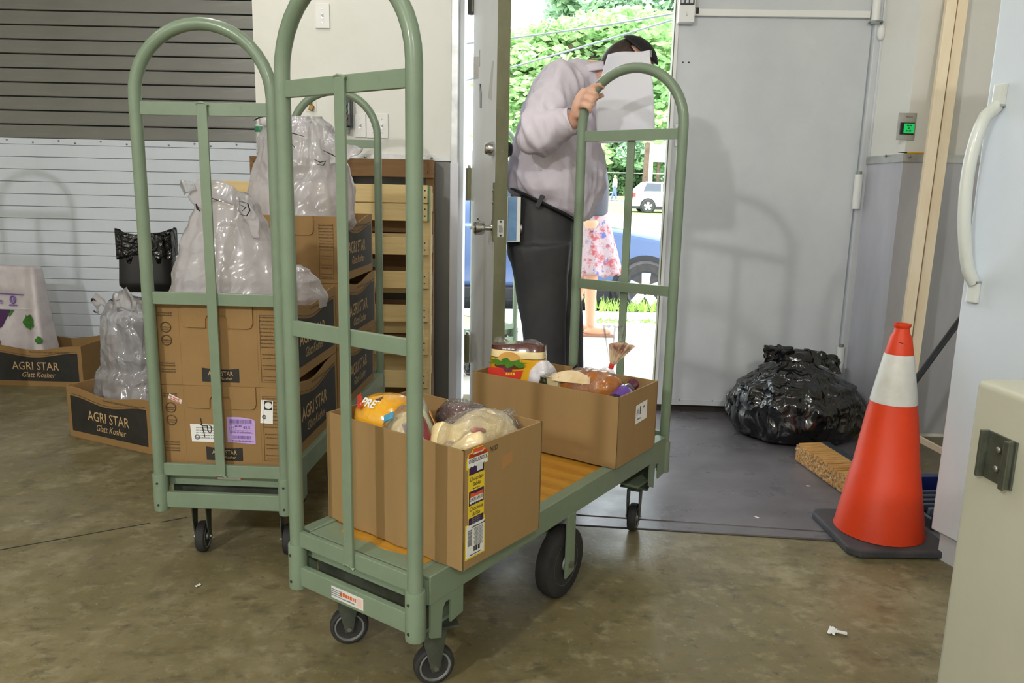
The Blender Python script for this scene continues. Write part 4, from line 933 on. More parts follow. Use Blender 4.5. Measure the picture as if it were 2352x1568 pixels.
# large bag on the rear stack
t = thing('carrier_bag', 'large white carrier bag with black print on the rear carton stack', 'plastic bag', AL(.19, .765, zc + 3 * CH - .05), -YA)
b = bag_mesh(.19, .15, .40, 75, (-.005, 0), .45, [(0, .92), (.08, 1.0), (.3, .96), (.55, .86), (.75, .72), (.9, .60), (1.0, .42)]).build('bag', M_bag, t, 180)
sheet([(.10, -.06, .36), (.17, -.08, .31), (.25, -.09, .285)], [(.10, -.07, .22), (.14, -.09, .23), (.235, -.09, .262)], 'handle_loop', M_bag, t, 13, .012)
sheet([(-.13, -.05, .43), (-.05, -.07, .425), (.0, -.07, .39), (.06, -.06, .38)], [(-.12, -.06, .36), (-.05, -.08, .35), (.0, -.09, .33), (.06, -.08, .33)], 'handle_loop', M_bag, t, 15, .01)
marks(b, [[(-.05, -.135, .375), (-.02, -.14, .35), (.02, -.145, .33), (.06, -.14, .32)], [(-.12, -.12, .372), (-.10, -.13, .38), (-.085, -.13, .383)], [(.12, -.125, .275), (.15, -.12, .262), (.18, -.115, .245)], [(.09, -.132, .245), (.11, -.132, .235), (.13, -.130, .24), (.12, -.13, .225), (.10, -.135, .228)], [(-.04, -.14, .34), (.0, -.145, .315), (.03, -.15, .28)]], 2, .006)
t = thing('carrier_bag', 'smaller translucent bag left of the large bag on the rear stack', 'plastic bag', AL(.05, 1.0, zc + 3 * CH - .05), -YA)
bag_mesh(.14, .09, .24, 81, (-.02, 0), .3, [(0, .95), (.2, 1.0), (.6, .7), (.85, .4), (1.0, .12)]).build('bag', M_bag2, t, 180)
# bag in the floor carton
mc = V((g0.x, g0.y, 0)) + (g1 - g0).normalized() * .27 + V((math.sin(-ang) * -.0, .20, 0))
t = thing('carrier_bag', 'see-through knotted bag bulging out of the open floor carton', 'plastic bag', (mc.x + .03, mc.y, .008), ang)
b = bag_mesh(.205, .145, .60, 85, (-.02, 0), .5, [(0, .92), (.12, .98), (.30, 1.02), (.42, .92), (.5, .76), (.7, .72), (.85, .66), (.94, .5), (1.0, .34)]).build('bag', M_bag2, t, 180)
sheet([(-.16, -.06, .53), (-.15, -.08, .60), (-.12, -.08, .625), (-.08, -.07, .60)], [(-.14, -.06, .52), (-.13, -.07, .56), (-.115, -.07, .57), (-.09, -.06, .56)], 'handle_loop', M_bag, t, 23, .008)
sheet([(-.06, -.06, .60), (.0, -.08, .64), (.07, -.08, .66), (.12, -.06, .60)], [(-.04, -.06, .53), (.0, -.08, .56), (.05, -.08, .57), (.1, -.06, .54)], 'handle_loop', M_bag2, t, 27, .014)
marks(b, [[(-.15, -.085, .585), (-.135, -.09, .60), (-.115, -.09, .59)], [(-.14, -.085, .545), (-.12, -.09, .54), (-.10, -.09, .545)], [(-.02, -.10, .60), (0, -.10, .607), (.01, -.10, .60)], [(.03, -.10, .605), (.05, -.10, .61)], [(.04, -.10, .56), (.07, -.105, .565)]], 4, .006)
MB().obox((.045, -.03, .40), (.14, .09, .24), (0, .1, .2)).build('grey_pack', mat('grey_pack', (112, 110, 112), rough=.5), t, bevel=.015, smooth=60)

# white printed sack in the far carton
sx0 = at(-60, 700, 4.2).x; 
t = thing('printed_sack', 'white sack with purple print and green parsley in the shadowed carton', 'sack', ((at(0, 700, 4.22).x + at(105, 700, 4.22).x) / 2 - .05, 4.24, .008), -.1)
sk = MB().hexa([(-.22, -.08, 0), (.20, -.08, 0), (.20, .09, 0), (-.22, .09, 0), (-.19, -.035, .64), (.145, -.035, .64), (.145, .05, .64), (-.19, .05, .64)]).build('sack', mat('white_sack', (214, 206, 208), (190, 182, 186), scale=8, rough=.45, bump=.3, bscale=20), t, bevel=.02, seg=3, smooth=60)
def on(x, z): return (x, lerp(-.0815, -.0365, z / .64) - .003, z)
def skp(poly, nm, mt): return MB().prism(poly, on(0, .0), V((1, 0, 0)), V((0, .07, 1)).normalized(), .001).build(nm, mt, sk)
M_vio = mat('violet_print', (130, 96, 170), rough=.5); M_par = mat('parsley_print', (66, 128, 44), (46, 100, 34), scale=60, rough=.5)
skp([(-.2, .488), (.09, .482), (.09, .488), (-.2, .494)], 'purple_line', M_vio)
MB().tube([on(.025 + .016 * math.cos(a), .455 + .02 * math.sin(a)) for a in [2 * PI * j / 14 for j in range(14)]], .004, 4, closed=True).build('purple_logo', M_vio, sk)
text('U', .03, M_vio, sk, V(on(.025, .455)) + V((0, -.003, 0)), (PI / 2 - .07, 0, 0), bold=.03)
text('~7', .014, M_vio, sk, V(on(.03, .425)) + V((0, -.003, 0)), (PI / 2 - .07, 0, 0)); text('e', .05, M_vio, sk, V(on(-.045, .445)) + V((0, -.003, 0)), (PI / 2 - .07, 0, 0))
skp([(-.22, .405), (.13, .405), (.13, .408), (-.22, .408)], 'fold_line', M_wht)
skp([(.115 + (.024 + .014 * random.random()) * math.cos(a), .335 + (.030 + .018 * random.random()) * math.sin(a)) for k, a in enumerate([2 * PI * j / 24 for j in range(24)])], 'parsley', M_par)
skp([(.17 + (.016 + .01 * random.random()) * math.cos(a), .235 + (.016 + .01 * random.random()) * math.sin(a)) for k, a in enumerate([2 * PI * j / 20 for j in range(20)])], 'parsley', M_par)
skp([(-.2, .25), (-.05, .30), (.01, .40), (-.2, .40)], 'purple_patch', mat('deep_purple', (70, 36, 84), rough=.5)); skp([(.0, .36), (.03, .40), (.015, .40), (-.01, .37)], 'parsley', M_par)

# black lined bin on a post by the shutter
bx = at(334, 600, 3.75)
t = thing('waste_bin', 'black bin with a black liner on a grey post before the shutter', 'bin', (bx.x, 3.78, 0), .25)
zb0 = at(334, 668, 3.75).z; zb1 = at(334, 556, 3.75).z
MB().lathe([(.14, 0), (.15, .01), (.15, .02), (.025, .03), (.025, zb0 + .01)], 20).build('post', M_hub, t, 40)
def binf(u, v):
    a = 2 * PI * u; c, s = math.cos(a), math.sin(a); k = .46
    X = math.copysign(abs(c) ** k, c); Y = math.copysign(abs(s) ** k, s)
    r = lerp(.132, .118, v) * (1 - .25 * max(0, .14 - v) / .14)
    return V((X * r, Y * r * .8, lerp(zb0, zb1, v)))
b = MB(); b.grid(binf, 48, 16, True); b.f.append(list(range(47, -1, -1))); b.m.append(0); b.build('bin_body', M_black, t, 60)
M_liner = crumple(mat('black_film', (22, 22, 23), rough=.2, spec=.7), 22, .7)
def linf(u, v):
    a = 2 * PI * u; c, s = math.cos(a), math.sin(a); k = .5
    X = math.copysign(abs(c) ** k, c); Y = math.copysign(abs(s) ** k, s)
    q = v * 2; r = .126 + .006 * math.sin(a * 9) ; z = zb1 + .05 + .02 * math.sin(a * 2 + .6)
    if q < 1: return V((X * r * 1.02, Y * r * .84, lerp(zb1 - .07 + .012 * math.sin(a * 3), z, q)))
    q -= 1; return V((X * r * lerp(1.02, .9, q), Y * r * .84 * lerp(1, .9, q), lerp(z, zb1 - .1, q ** 2)))
MB().grid(linf, 72, 14, True).build('bin_liner', M_liner, t, 180, solid=.0015)

# ------------------------------------------------------------------ pallets leaning on the wall, water bottle
M_pine = multi('new_pine', (212, 186, 132), [((196, 166, 108), 4, .4, .7, .8, (1, 3, 14)), ((150, 110, 64), 9, .70, .78, .8, (1.2, 2, 2.4)), ((224, 204, 158), 3, .55, .8, .5, (.4, 1, 9))], rough=.65, bump=.1, bscale=60)
M_oldw = multi('old_brown_wood', (124, 92, 56), [((96, 70, 42), 4, .4, .7, .8, (1, 3, 12)), ((70, 50, 32), 9, .62, .78, .7, None)], rough=.75, bump=.15, bscale=60)
M_gpaint = mat('green_edge_paint', (52, 128, 92), rough=.6)
def pallet(label, x0, x1, ybot, ytop, h, zs, mt, sl, back, green=False):
    t = thing('wooden_pallet', label, 'pallet', (x0, ybot, .002)); t.rotation_euler = (-math.atan2(ytop - ybot, h), 0, 0)
    W = x1 - x0
    for x in (0, W / 2 - .019, W - .038): MB().box(x, x + .038, .0175, .0175 + .075, 0, h).build('stringer', mt, t, bevel=.002)
    for a, b_ in zs:
        o = MB().box(-.012 if green else 0, W + (-.008 if green else 0), 0, .0165, a, b_).build('slat', sl, t, bevel=.0015)
        if green and a > .9: MB().box(W - .014, W - .0075, -.0006, .017, a, b_).build('green_paint', M_gpaint, o)
        for xx in (.02, W - .026):
            for zz in (.3, .7): MB().tube([(xx, -.0008, lerp(a, b_, zz)), (xx, .001, lerp(a, b_, zz))], .004, 6).build('nail_head', M_rubber, o)
    for a, b_ in back: MB().box(0, W, .0935, .11, a, b_).build('slat', mt, t, bevel=.0015)
    return t
zsl = [(1.045, 1.128), (.960, 1.040), (.800, .882), (.640, .722), (.478, .560), (.318, .400), (.155, .238), (.002, .085)]
pallet('new pine pallet leaning behind the loaded cart', -1.455, -.400, 3.60, 3.655, 1.128, zsl, M_pine, M_pine, [(k * .2 + .01, k * .2 + .10) for k in range(6)], True)
pallet('older brown pallet leaning behind the new pine pallet', -1.29, -.400, 3.725, 3.775, 1.252, [(1.165, 1.25), (.9, .99), (.62, .71), (.34, .43), (.04, .13)], M_oldw, M_oldw, [(k * .23 + .01, k * .23 + .10) for k in range(5)])
bt = at(598, 350, 3.80)
t = thing('water_bottle', 'clear water bottle with a green label on the pallet top', 'bottle', (bt.x, 3.835, 1.2545)); q = MB()
M_pet = mat('clear_plastic', (220, 226, 226), rough=.08, alpha=.45, spec=.8, bump=.4, bscale=40)
MB().lathe([(.0, 0), (.028, 0), (.031, .008), (.029, .03), (.031, .045), (.028, .06), (.031, .075), (.030, .10), (.033, .112), (.033, .138), (.028, .150), (.014, .168), (.0125, .178), (0, .178)], 20).build('bottle', M_pet, t, 40)
MB().lathe([(.0335, .112), (.0338, .114), (.0338, .137), (.0335, .139)], 20).build('label', mat('green_label', (44, 118, 74), (90, 150, 190), scale=14, rough=.4, lo=.52, hi=.6), t, 40)
MB().lathe([(.0, .200), (.0135, .200), (.014, .198), (.014, .178), (.013, .177)], 16).build('cap', M_wht, t, 40)
# ------------------------------------------------------------------ wall fittings
def plate(label, px0, py0, px1, py1, Y, toggles, cat='switch', name='light_switch'):
    a = at(px0, py0, Y); b_ = at(px1, py1, Y); w = b_.x - a.x; h = a.z - b_.z
    t = thing(name, label, cat, (a.x, 3.9, b_.z))
    p = MB().box(0, w, -.008, -.001, 0, h).build('cover_plate', M_wht, t, bevel=.002)
    for x in toggles:
        o = MB().box(x * w - .005, x * w + .005, -.0095, -.007, h * .5 - .012, h * .5 + .012).build('toggle_slot', M_alu, t)
        MB().obox((x * w, -.014, h * .5 + .003), (.007, .014, .010), (.5, 0, 0)).build('toggle', M_wht, t, bevel=.001)
        for z in (.22, .78): MB().tube([(x * w, -.0095, h * z), (x * w, -.0075, h * z)], .003, 8).build('screw', M_bolt, p)
    return t
plate('single white light switch high on the white wall', 724, 8, 758, 66, 3.9, (.5,))
plate('single white switch plate beside the black control box', 815, 262, 841, 316, 3.9, (.5,))
plate('double white switch plate near the loaded cart arch', 842, 261, 892, 318, 3.9, (.28, .72))
a = at(792, 222, 3.9); b_ = at(811, 293, 3.9)
t = thing('control_box', 'black push button control box with green and red buttons', 'control box', (a.x - .008, 3.9, b_.z))
w = b_.x - a.x + .010; h = a.z - b_.z
cb = MB().box(0, w, -.055, -.001, 0, h).build('case', M_black, t, bevel=.004)
for z, mt in ((.72, mat('green_button', (30, 120, 84), rough=.4)), (.5, MATS['green_button']), (.27, M_red)): MB().tube([(w * .4, -.055, h * z), (w * .4, -.066, h * z)], .012, 14).build('button', mt, t, 40)
MB().box(w * .72, w * .86, -.0562, -.055, h * .4, h * .75).build('label_strip', M_hub, cb)
MB().tube([(w / 2, -.03, 0), (w / 2, -.03, -.03)], .014, 12).build('cable_gland', M_hub, t, 40)
k0 = at(714, 246, 3.88)
t = thing('brass_hook', 'small brass snap hook on a taped plate on the white wall', 'hook', (k0.x, 3.9, k0.z))
MB().box(-.03, .022, -.002, -.0005, -.02, .075).build('tape_patch', mat('clear_tape', (214, 210, 196), rough=.3), t)
MB().obox((0, -.012, -.002), (.022, .012, .026), (0, .3, 0)).build('hook_body', M_brass, t, bevel=.003)
MB().tube([(0, -.012, .01), (-.004, -.012, .03), (.004, -.012, .05), (0, -.012, .066)], .0045, 8).build('hook_arm', M_brass, t, 60)
# exit button on the pier
a = at(2064, 259, 3.5); b_ = at(2098, 322, 3.5); w = b_.x - a.x; h = a.z - b_.z
t = thing('exit_button', 'steel plate with a lit green push button on the pier', 'push button', (a.x, 3.5, b_.z))
pl = MB().box(0, w, -.006, -.0005, 0, h).build('steel_plate', M_alu, t, bevel=.001)
MB().box(w * .14, w * .9, -.012, -.006, h * .2, h * .64).build('button_frame', M_black, t, bevel=.001)
gb = MB().box(w * .30, w * .86, -.020, -.012, h * .24, h * .60).build('green_button', mat('lit_green', (20, 180, 90), rough=.3, emit=.55), t, bevel=.002)
for k, s in enumerate(('~4', '~2', '~4')): text(s, .011, mat('dark_green_print', (10, 70, 40), rough=.5), gb, (w * .58, -.0208, h * (.53 - .10 * k)))
text('~4 2 4', .005, M_ink, pl, (w * .6, -.0068, h * .85))
a = at(2073, 344, 3.49); 
t = thing('pencil', 'yellow pencil lying on the metal strip of the pier', 'pencil', (at(2063, 344, 3.49).x, 3.488, 1.3145)); pl_ = at(2135, 344, 3.49).x - at(2063, 344, 3.49).x
MB().tube([(pl_ * .28, 0, 0), (pl_, 0, 0)], .0035, 6).build('shaft', mat('pencil_yellow', (214, 162, 34), rough=.4), t)
MB().tube([(0, 0, 0), (pl_ * .2, 0, 0), (pl_ * .28, 0, 0)], [.0008, .0028, .0033], 6).build('dark_tip', M_rubber, t)

# ------------------------------------------------------------------ studs, trash bag, broom, cone, dustpan
M_stud = multi('stud_pine', (246, 230, 200), [((238, 214, 176), 4, .4, .7, .7, (6, 6, .5)), ((176, 126, 66), 7, .74, .80, .9, (1.5, 1.5, .9)), ((236, 216, 182), 5, .55, .8, .5, (8, 8, .4))], rough=.6)
def stud(label, pa, pb, w, d, off):
    t = thing('timber_stud', label, 'lumber', (pa.x, pa.y, pa.z)); a = V((0, 0, 0)); b_ = pb - pa
    MB().bar(a, b_, w, d, (.35, 1, 0)).build('stud', M_stud, t, bevel=.002); return t
b0 = gnd(2066, 968, .0); b0 = V((1.80, 3.40, .02)); 
pa1 = at(2052, 985, 3.28); pa1.z = .012; tp1 = at(2192, -10, 3.42)
stud('pale timber stud leaning against the pier, left of the pair', V((at(2050, 985, 3.22).x, 3.22, .014)), at(2193, -60, 3.462), .040, .062, 0)
stud('pale timber stud leaning against the pier, right of the pair', V((at(2076, 985, 3.24).x, 3.24, .014)), at(2219, -60, 3.466), .040, .050, 0)
# black trash bag
M_trash = crumple(mat('black_trash_film', (15, 15, 16), rough=.14, spec=1.0), 9, .8, .03, .45)
t = thing('trash_bag', 'full black trash bag with tied top before the closed door', 'trash bag', (1.345, 3.485, .006), .1)
prof = [(0, .70), (.05, .93), (.25, 1.03), (.45, 1.0), (.65, .86), (.82, .58), (.93, .28), (1.0, .14)]
def trash(u, v):
    a = 2 * PI * u
    def rad(tq):
        for (x0, r0), (x1, r1) in zip(prof, prof[1:]):
            if x0 <= tq <= x1: q = (tq - x0) / (x1 - x0); q = q * q * (3 - 2 * q); return lerp(r0, r1, q)
        return prof[-1][1]
    r = rad(v); c, s = math.cos(a), math.sin(a); p = V((c * r * .285, s * r * .255, v * .37))
    radial = 1 - abs(math.sin(a * 8 + 2.2 * nz(p, 6, 3))); radial2 = 1 - abs(math.sin(a * 15 + 3 * nz(p, 9, 8)))
    k = 1 + .07 * nz(p, 5, 11) + (.02 + .11 * v * v) * radial * (v > .06) + .035 * radial2 * v + .045 * ridge(p, 8, 5) * min(1, v * 6) + .008 * ridge(p, 20, 9) * min(1, v * 6)
    return V((p.x * k - .02 * v ** 3, p.y * k, p.z + .02 * nz(p, 7, 13) * (v > .05)))
b = MB(); b.grid(trash, 150, 70, True); b.f.append(list(range(149, -1, -1))); b.m.append(0); b.f.append([69 * 150 + i for i in range(150)]); b.m.append(0)
b.build('bag', M_trash, t, 180)
MB().tube([(-.075, 0, .37), (-.03, -.03, .365), (.02, -.03, .37), (.035, .01, .375), (0, .035, .375), (-.05, .02, .37)], [.03, .034, .032, .03, .03, .03], 10, closed=True).build('knot', M_trash, t, 180)
sheet([(-.05, -.03, .355), (-.12, -.04, .35), (-.19, -.04, .355)], [(-.03, -.03, .41), (-.10, -.04, .43), (-.19, -.04, .44)], 'tied_end', M_trash, t, 4, .022, 30, 12)
sheet([(-.06, -.02, .36), (-.12, -.02, .37), (-.18, -.03, .375)], [(-.03, 0, .415), (-.09, .02, .425), (-.17, .02, .42)], 'tied_end', M_trash, t, 8, .02, 26, 10)
sheet([(.02, -.01, .36), (.10, -.03, .335), (.2, -.03, .30)], [(.03, .0, .41), (.11, .0, .395), (.21, .01, .36)], 'tied_end', M_trash, t, 6, .022, 30, 12)
sheet([(-.045, -.045, .36), (-.05, -.11, .30), (-.02, -.17, .21), (0, -.21, .15)], [(.01, -.045, .37), (.01, -.11, .31), (.03, -.17, .22), (.04, -.21, .15)], 'tied_end', M_trash, t, 16, .012, 26, 8)
# push broom
bL = V((1.215, 3.10, 0)); bR = V((1.262, 2.69, 0)); bd = (bR - bL).normalized(); bn = V((-bd.y, bd.x, 0)); bn = bn if bn.x > 0 else -bn
t = thing('push_broom', 'push broom with tan bristles and black handle lying behind the cone', 'broom', (bL.x, bL.y, 0), math.atan2(bd.y, bd.x))
Lb = (bR - bL).length   # local x along the head, local +y to the right (away from the bristle tips)
sgn = 1 if (rot3(math.atan2(bd.y, bd.x)) @ V((0, 1, 0))).x > 0 else -1
M_brist = mat('tan_bristles', (206, 160, 96), (168, 122, 66), scale=40, rough=.8, stretch=(3, .3, 3))
bl_ = MB(); random.seed(11); tip = MB()
nrow, ncol = 5, 40
for i in range(ncol):
    for j in range(nrow):
        x = (i + .5) / ncol * Lb; z = .016 + j * .013
        p0 = V((x, sgn * .118, z + .012)); p1 = V((x + random.uniform(-.006, .006), sgn * random.uniform(.0, .012), z * 1.12 + random.uniform(-.003, .004)))
        bl_.tube([p0, (p0 + p1) / 2 + V((0, 0, random.uniform(-.002, .002))), p1], [.0052, .0058, .0068], 5)
o = bl_.build('bristles', M_brist, t); o['kind'] = 'stuff'
tp = MB(); tp.grid(lambda u, v: V((u * Lb, sgn * (.004 + .006 * nz((u * 9, v * 3, 0), 3)), .008 + v * .068 + .003 * nz((u * 20, v, 2), 2))), 60, 8).build('bristle_tips', mat('bristle_ends', (196, 160, 112), (140, 104, 62), scale=120, rough=.9, lo=.4, hi=.6), t, solid=.004)
blk = MB().box(-.005, Lb + .005, min(sgn * .112, sgn * .150), max(sgn * .112, sgn * .150), .022, .086).build('broom_block', mat('dark_blue_plastic', (44, 50, 58), rough=.45), t, bevel=.006)
R_ = rot3(-math.atan2(bd.y, bd.x)); hA = V((Lb * .5, sgn * .145, .06)); h1 = R_ @ (at(2088, 893, 2.95) - V((bL.x, bL.y, 0))); h2 = R_ @ (at(2190, 755, 3.06) - V((bL.x, bL.y, 0))); h3 = h2 + (h2 - h1) * 1.6
MB().tube([hA, h1, h2, h3], .0125, 12).build('handle', mat('black_handle', (30, 34, 40), rough=.28, coat=.4), t, 60)
MB().tube([hA - (h1 - hA).normalized() * .02, hA + (h1 - hA).normalized() * .09], [.02, .016], 12).build('handle_socket', M_black, t, 60)
# traffic cone
CY = 2.40; cx = gnd(2019, 1216, .03).x; cyy = gnd(2019, 1216, .03).y + .012; cx += .004
t = thing('traffic_cone', 'orange traffic cone with white collar and black base', 'traffic cone', (cx, cyy, 0), .02)
def cz(y): return at(2030, y, cyy).z
M_cone = multi('cone_orange', (214, 60, 12), [((190, 46, 10), 4, .45, .75, .7, None), ((110, 40, 20), 14, .68, .82, .6, (1, 1, .6))], rough=.5)
M_coll = multi('white_collar', (214, 214, 208), [((190, 186, 172), 9, .45, .7, .6, None), ((120, 116, 108), 30, .68, .78, .6, (.5, .5, 2))], rough=.4)
def rz_(w_px): return w_px / 2 / FPX * cyy * 1.01
zt_ = cz(742)
MB().lathe([(rz_(204), .030), (rz_(200), .040), (rz_(150), cz(1072)), (rz_(147), cz(1070)), (rz_(112), cz(950)), (rz_(111), cz(948)), (rz_(101), cz(921)), (rz_(62), cz(811)), (rz_(46), cz(772)), (rz_(36), cz(764)), (rz_(32), cz(752)), (rz_(37), cz(748)), (rz_(37), zt_), (rz_(28), zt_), (rz_(24), cz(790))], 40).build('cone_body', M_cone, t, 40)
MB().lathe([(rz_(102.5), cz(921)), (rz_(103), cz(919)), (rz_(64.5), cz(813)), (rz_(63), cz(811))], 40).build('white_collar', M_coll, t, 40)
MB().tube([(rz_(46) * math.cos(a), rz_(46) * math.sin(a), cz(786) + .006 * math.sin(a * 2)) for a in [-2.2 + .12 * k for k in range(12)]], .004, 6, flat=.6).build('black_scuff', M_rubber, t)
hb = .166
def oct_(h, c): return [(-h + c, -h), (h - c, -h), (h, -h + c), (h, h - c), (h - c, h), (-h + c, h), (-h, h - c), (-h, -h + c)]
bs = MB(); bs.prism(oct_(hb, .03), (0, 0, .004), (1, 0, 0), (0, 1, 0), .024).build('base', mat('cone_base', (56, 58, 62), (76, 74, 76), scale=10, rough=.6), t, bevel=.006)
for x, y in ((-.12, -.14), (.12, -.14), (.12, .14), (-.12, .14)): MB().box(x - .02, x + .02, y - .012, y + .012, 0, .006).build('base_foot', M_rubber, t)
# dustpan and a grey crate edge behind the cone
t = thing('dustpan', 'blue dustpan with a wooden strip between the cone and the fridge', 'dustpan', (1.50, 2.66, .0), .1)
MB().prism([(0, 0), (.26, 0), (.26, .012), (.03, .09), (0, .10)], (0, 0, .004), (0, 1, 0), (0, 0, 1), .24).build('pan', mat('blue_pan', (30, 44, 110), rough=.4), t, bevel=.003)
MB().bar((.0, .03, .245), (.22, -.06, .135), .03, .02).build('wood_strip', M_stud, t)
MB().tube([(.12, .02, .09), (.13, .03, .25), (.16, .05, .40)], .014, 10).build('grip', M_black, t, 60)
t = thing('folded_rack', 'dark ribbed plastic tray lying behind the cone by the fridge', 'tray', (1.43, 2.41, .002), .1)
MB().box(0, .30, 0, .20, 0, .05).build('tray_body', mat('dark_grey_plastic', (52, 56, 62), rough=.35), t, bevel=.01)
for k in range(5): MB().box(.0, .30, .015 + k * .038, .033 + k * .038, .05, .075).build('rib', mat('blue_grey_plastic', (74, 84, 98), rough=.3), t, bevel=.004)

# ------------------------------------------------------------------ refrigerator
fa = V((1.321, 2.232, 0)); fd = V((.285, -.958, 0)); fa0 = math.atan2(fd.y, fd.x)
M_frid = mat('fridge_white', (214, 222, 230), (206, 214, 222), scale=2, rough=.35, coat=.2, bump=.05, bscale=200)
t = thing('refrigerator', 'tall white refrigerator with a long worn white handle', 'refrigerator', (fa.x, fa.y, 0), fa0)
# local x: along the door towards the camera; local y: into the body (to the right)
MB().box(0, .72, 0, .06, .092, 1.86).build('door', M_frid, t, bevel=.006, seg=3, smooth=40)
MB().box(.012, .71, .064, .70, .02, 1.86).build('body', M_frid, t, bevel=.004)
MB().box(.02, .70, .02, .062, .0, .086).build('kick_plate', mat('kick_grey', (188, 190, 192), rough=.4), t)
def fz(y, Y=2.17): return at(2230, y, Y).z
zt1, zt0 = fz(188), fz(240); zb1, zb0 = fz(648), fz(696)
xh = .045
M_hand = multi('worn_handle', (216, 220, 214), [((176, 178, 158), 6, .5, .75, .7, (1, 1, .3)), ((150, 148, 126), 18, .66, .8, .6, (1, 1, .4))], rough=.3, coat=.3)
hd = MB().box(xh - .018, xh + .018, -.014, .0, zt0, zt1).build('handle_mount', M_hand, t, bevel=.004)
MB().box(xh - .018, xh + .018, -.014, .0, zb0, zb1).build('handle_mount', M_hand, t, bevel=.004)
for z in (zt0, zb1): MB().box(xh - .019, xh + .019, -.018, .0, z - .003, z + .003).build('chrome_ring', M_chrome, t)
hp = []
for k in range(17):
    s = k / 16; z = lerp(zt0, zb1, s); out = .010 + .072 * (math.sin(PI * min(1, s ** .8)) ** .6 if 0 < s < 1 else 0)
    hp.append((xh, -out, z))
MB().tube(hp, [.015] * 17, 14, flat=1.25).build('handle', M_hand, t, 60)
# ------------------------------------------------------------------ beige chest freezer
FH = .80
q0 = gnd(2243, 867, FH); q1 = gnd(2352, 906, FH); q2 = gnd(2352, 834, FH)
fa1 = math.atan2(q1.y - q0.y, q1.x - q0.x)
t = thing('chest_freezer', 'beige metal cabinet with a steel latch bracket, nearest at the right', 'cabinet', (q0.x, q0.y, 0), fa1)
M_beige = mat('beige_enamel', (196, 195, 176), (188, 187, 168), scale=3, rough=.4, coat=.1)
# local x: towards the camera along the visible face, local y: to the right
MB().box(0, .62, .0, .58, .03, FH).build('body', M_beige, t, bevel=.014, seg=3, smooth=40)
MB().box(.02, .60, .02, .56, 0, .03).build('base', M_black, t)
# latch bracket, located on the visible face
def facept(px, py):   # intersect picture ray with the face plane
    n = V((-math.sin(fa1), math.cos(fa1), 0)); d = CF + CR * ((px - 1176) / FPX) - CU * ((py - 784) / FPX)
    k = (V((q0.x, q0.y, 0)) - CC).dot(n) / d.dot(n); p = CC + d * k - V((q0.x, q0.y, 0)); return (p.x * math.cos(fa1) + p.y * math.sin(fa1), p.z)
LP = [facept(*q) for q in ((2262, 1094), (2268, 985), (2342, 1016), (2325, 1126))]
lx0 = (LP[0][0] + LP[1][0]) / 2; lx1 = (LP[2][0] + LP[3][0]) / 2; lz0 = (LP[0][1] + LP[3][1]) / 2; lz1 = (LP[1][1] + LP[2][1]) / 2
M_latch = mat('latch_steel', (112, 116, 104), (92, 96, 84), scale=30, rough=.4, metal=.6)
lt = MB().box(lx0, lx1, -.004, -.0005, lz0, lz1); lt.box(lx0, lx0 + .006, -.016, -.004, lz0, lz1).box(lx1 - .010, lx1 - .004, -.016, -.004, lz0, lz1).box(lx1 - .010, lx1 + .002, -.018, -.0155, lz0, lz1)
lo_ = lt.build('latch_bracket', M_latch, t, bevel=.0008)
for z in (.3, .7): MB().ell(((lx0 + lx1) / 2, -.006, lerp(lz0, lz1, z)), (.006, .004, .006), None, 10, 6).build('rivet', M_bolt, lo_, 40)

# ------------------------------------------------------------------ scraps on the floor
def scrap(px, py, s, label, seed):
    p = gnd(px, py); t = thing('paper_scrap', label, 'scrap', (p.x, p.y, .001), seed)
    MB().grid(lambda u, v: ((u - .5) * s + .1 * s * nz((u, v, 0), 3, seed), (v - .5) * s * .5, .003 + .25 * s * abs(nz((u * 2, v * 2, 1), 1.6, seed))), 8, 6).build('scrap', M_paper, t, 60, solid=.001); return t
s_ = scrap(1911, 1452, .036, 'white torn paper scrap on the floor in the right foreground', 1.0)
MB().obox((.002, -.02, .006), (.012, .03, .003), (0, .1, .2)).build('torn_tail', M_paper, s_)
scrap(1738, 1190, .016, 'tiny white crumb on the grey floor before the closed door', 2.2)
scrap(1856, 1118, .014, 'tiny white crumb on the grey floor beside the broom', 3.1)
scrap(455, 1347, .016, 'tiny white crumb on the concrete floor at the left', 4.2)
# ------------------------------------------------------------------ outside the door
def terr(Y): 
    if Y < 7.0: return 0.0 - .01
    if Y < 7.7: return -.01
    if Y < 7.9: return lerp(-.01, -.2, (Y - 7.7) / .2)
    if Y < 14: return -.2
    if Y < 60: return lerp(-.2, 1.30, (Y - 14) / 46)
    return 1.3 + (Y - 60) * .03
M_conc = multi('pale_concrete', (196, 190, 182), [((176, 170, 160), 1.2, .4, .7, .7, None), ((206, 202, 196), 6, .5, .75, .5, None)], rough=.8)
M_asph = mat('asphalt', (112, 116, 124), (90, 94, 102), scale=3, rough=.9)
M_grass = mat('grass_ground', (104, 140, 62), (138, 160, 88), scale=2.5, rough=.9)
def strip(ya, yb, nm, mt, x0, x1, lab, dz_=0.0, n=6):
    b = MB(); b.grid(lambda u, v: (lerp(x0, x1, u), lerp(ya, yb, v), terr(lerp(ya, yb, v)) + dz_), 4, n); o = b.build(nm, mt, solid=.0); struct(o, lab); return o
strip(4.1, 7.0, 'ground_apron', M_conc, -12, 14, 'bright concrete apron outside the door', 0, 4)
strip(7.0, 7.75, 'ground_verge', M_conc, -12, 14, 'pale kerb strip beside the parked car', 0, 4)
strip(7.75, 14, 'ground_lot', M_asph, -20, 24, 'grey car park surface', 0, 24)
strip(14, 34, 'ground_far_lot', M_conc, -40, 50, 'pale far car park', 0, 6)
strip(34, 47, 'ground_grass', M_grass, -60, 70, 'grassy bank beyond the car park', 0, 6)
strip(47, 54, 'ground_road', M_asph, -70, 80, 'distant grey road', 0, 4)
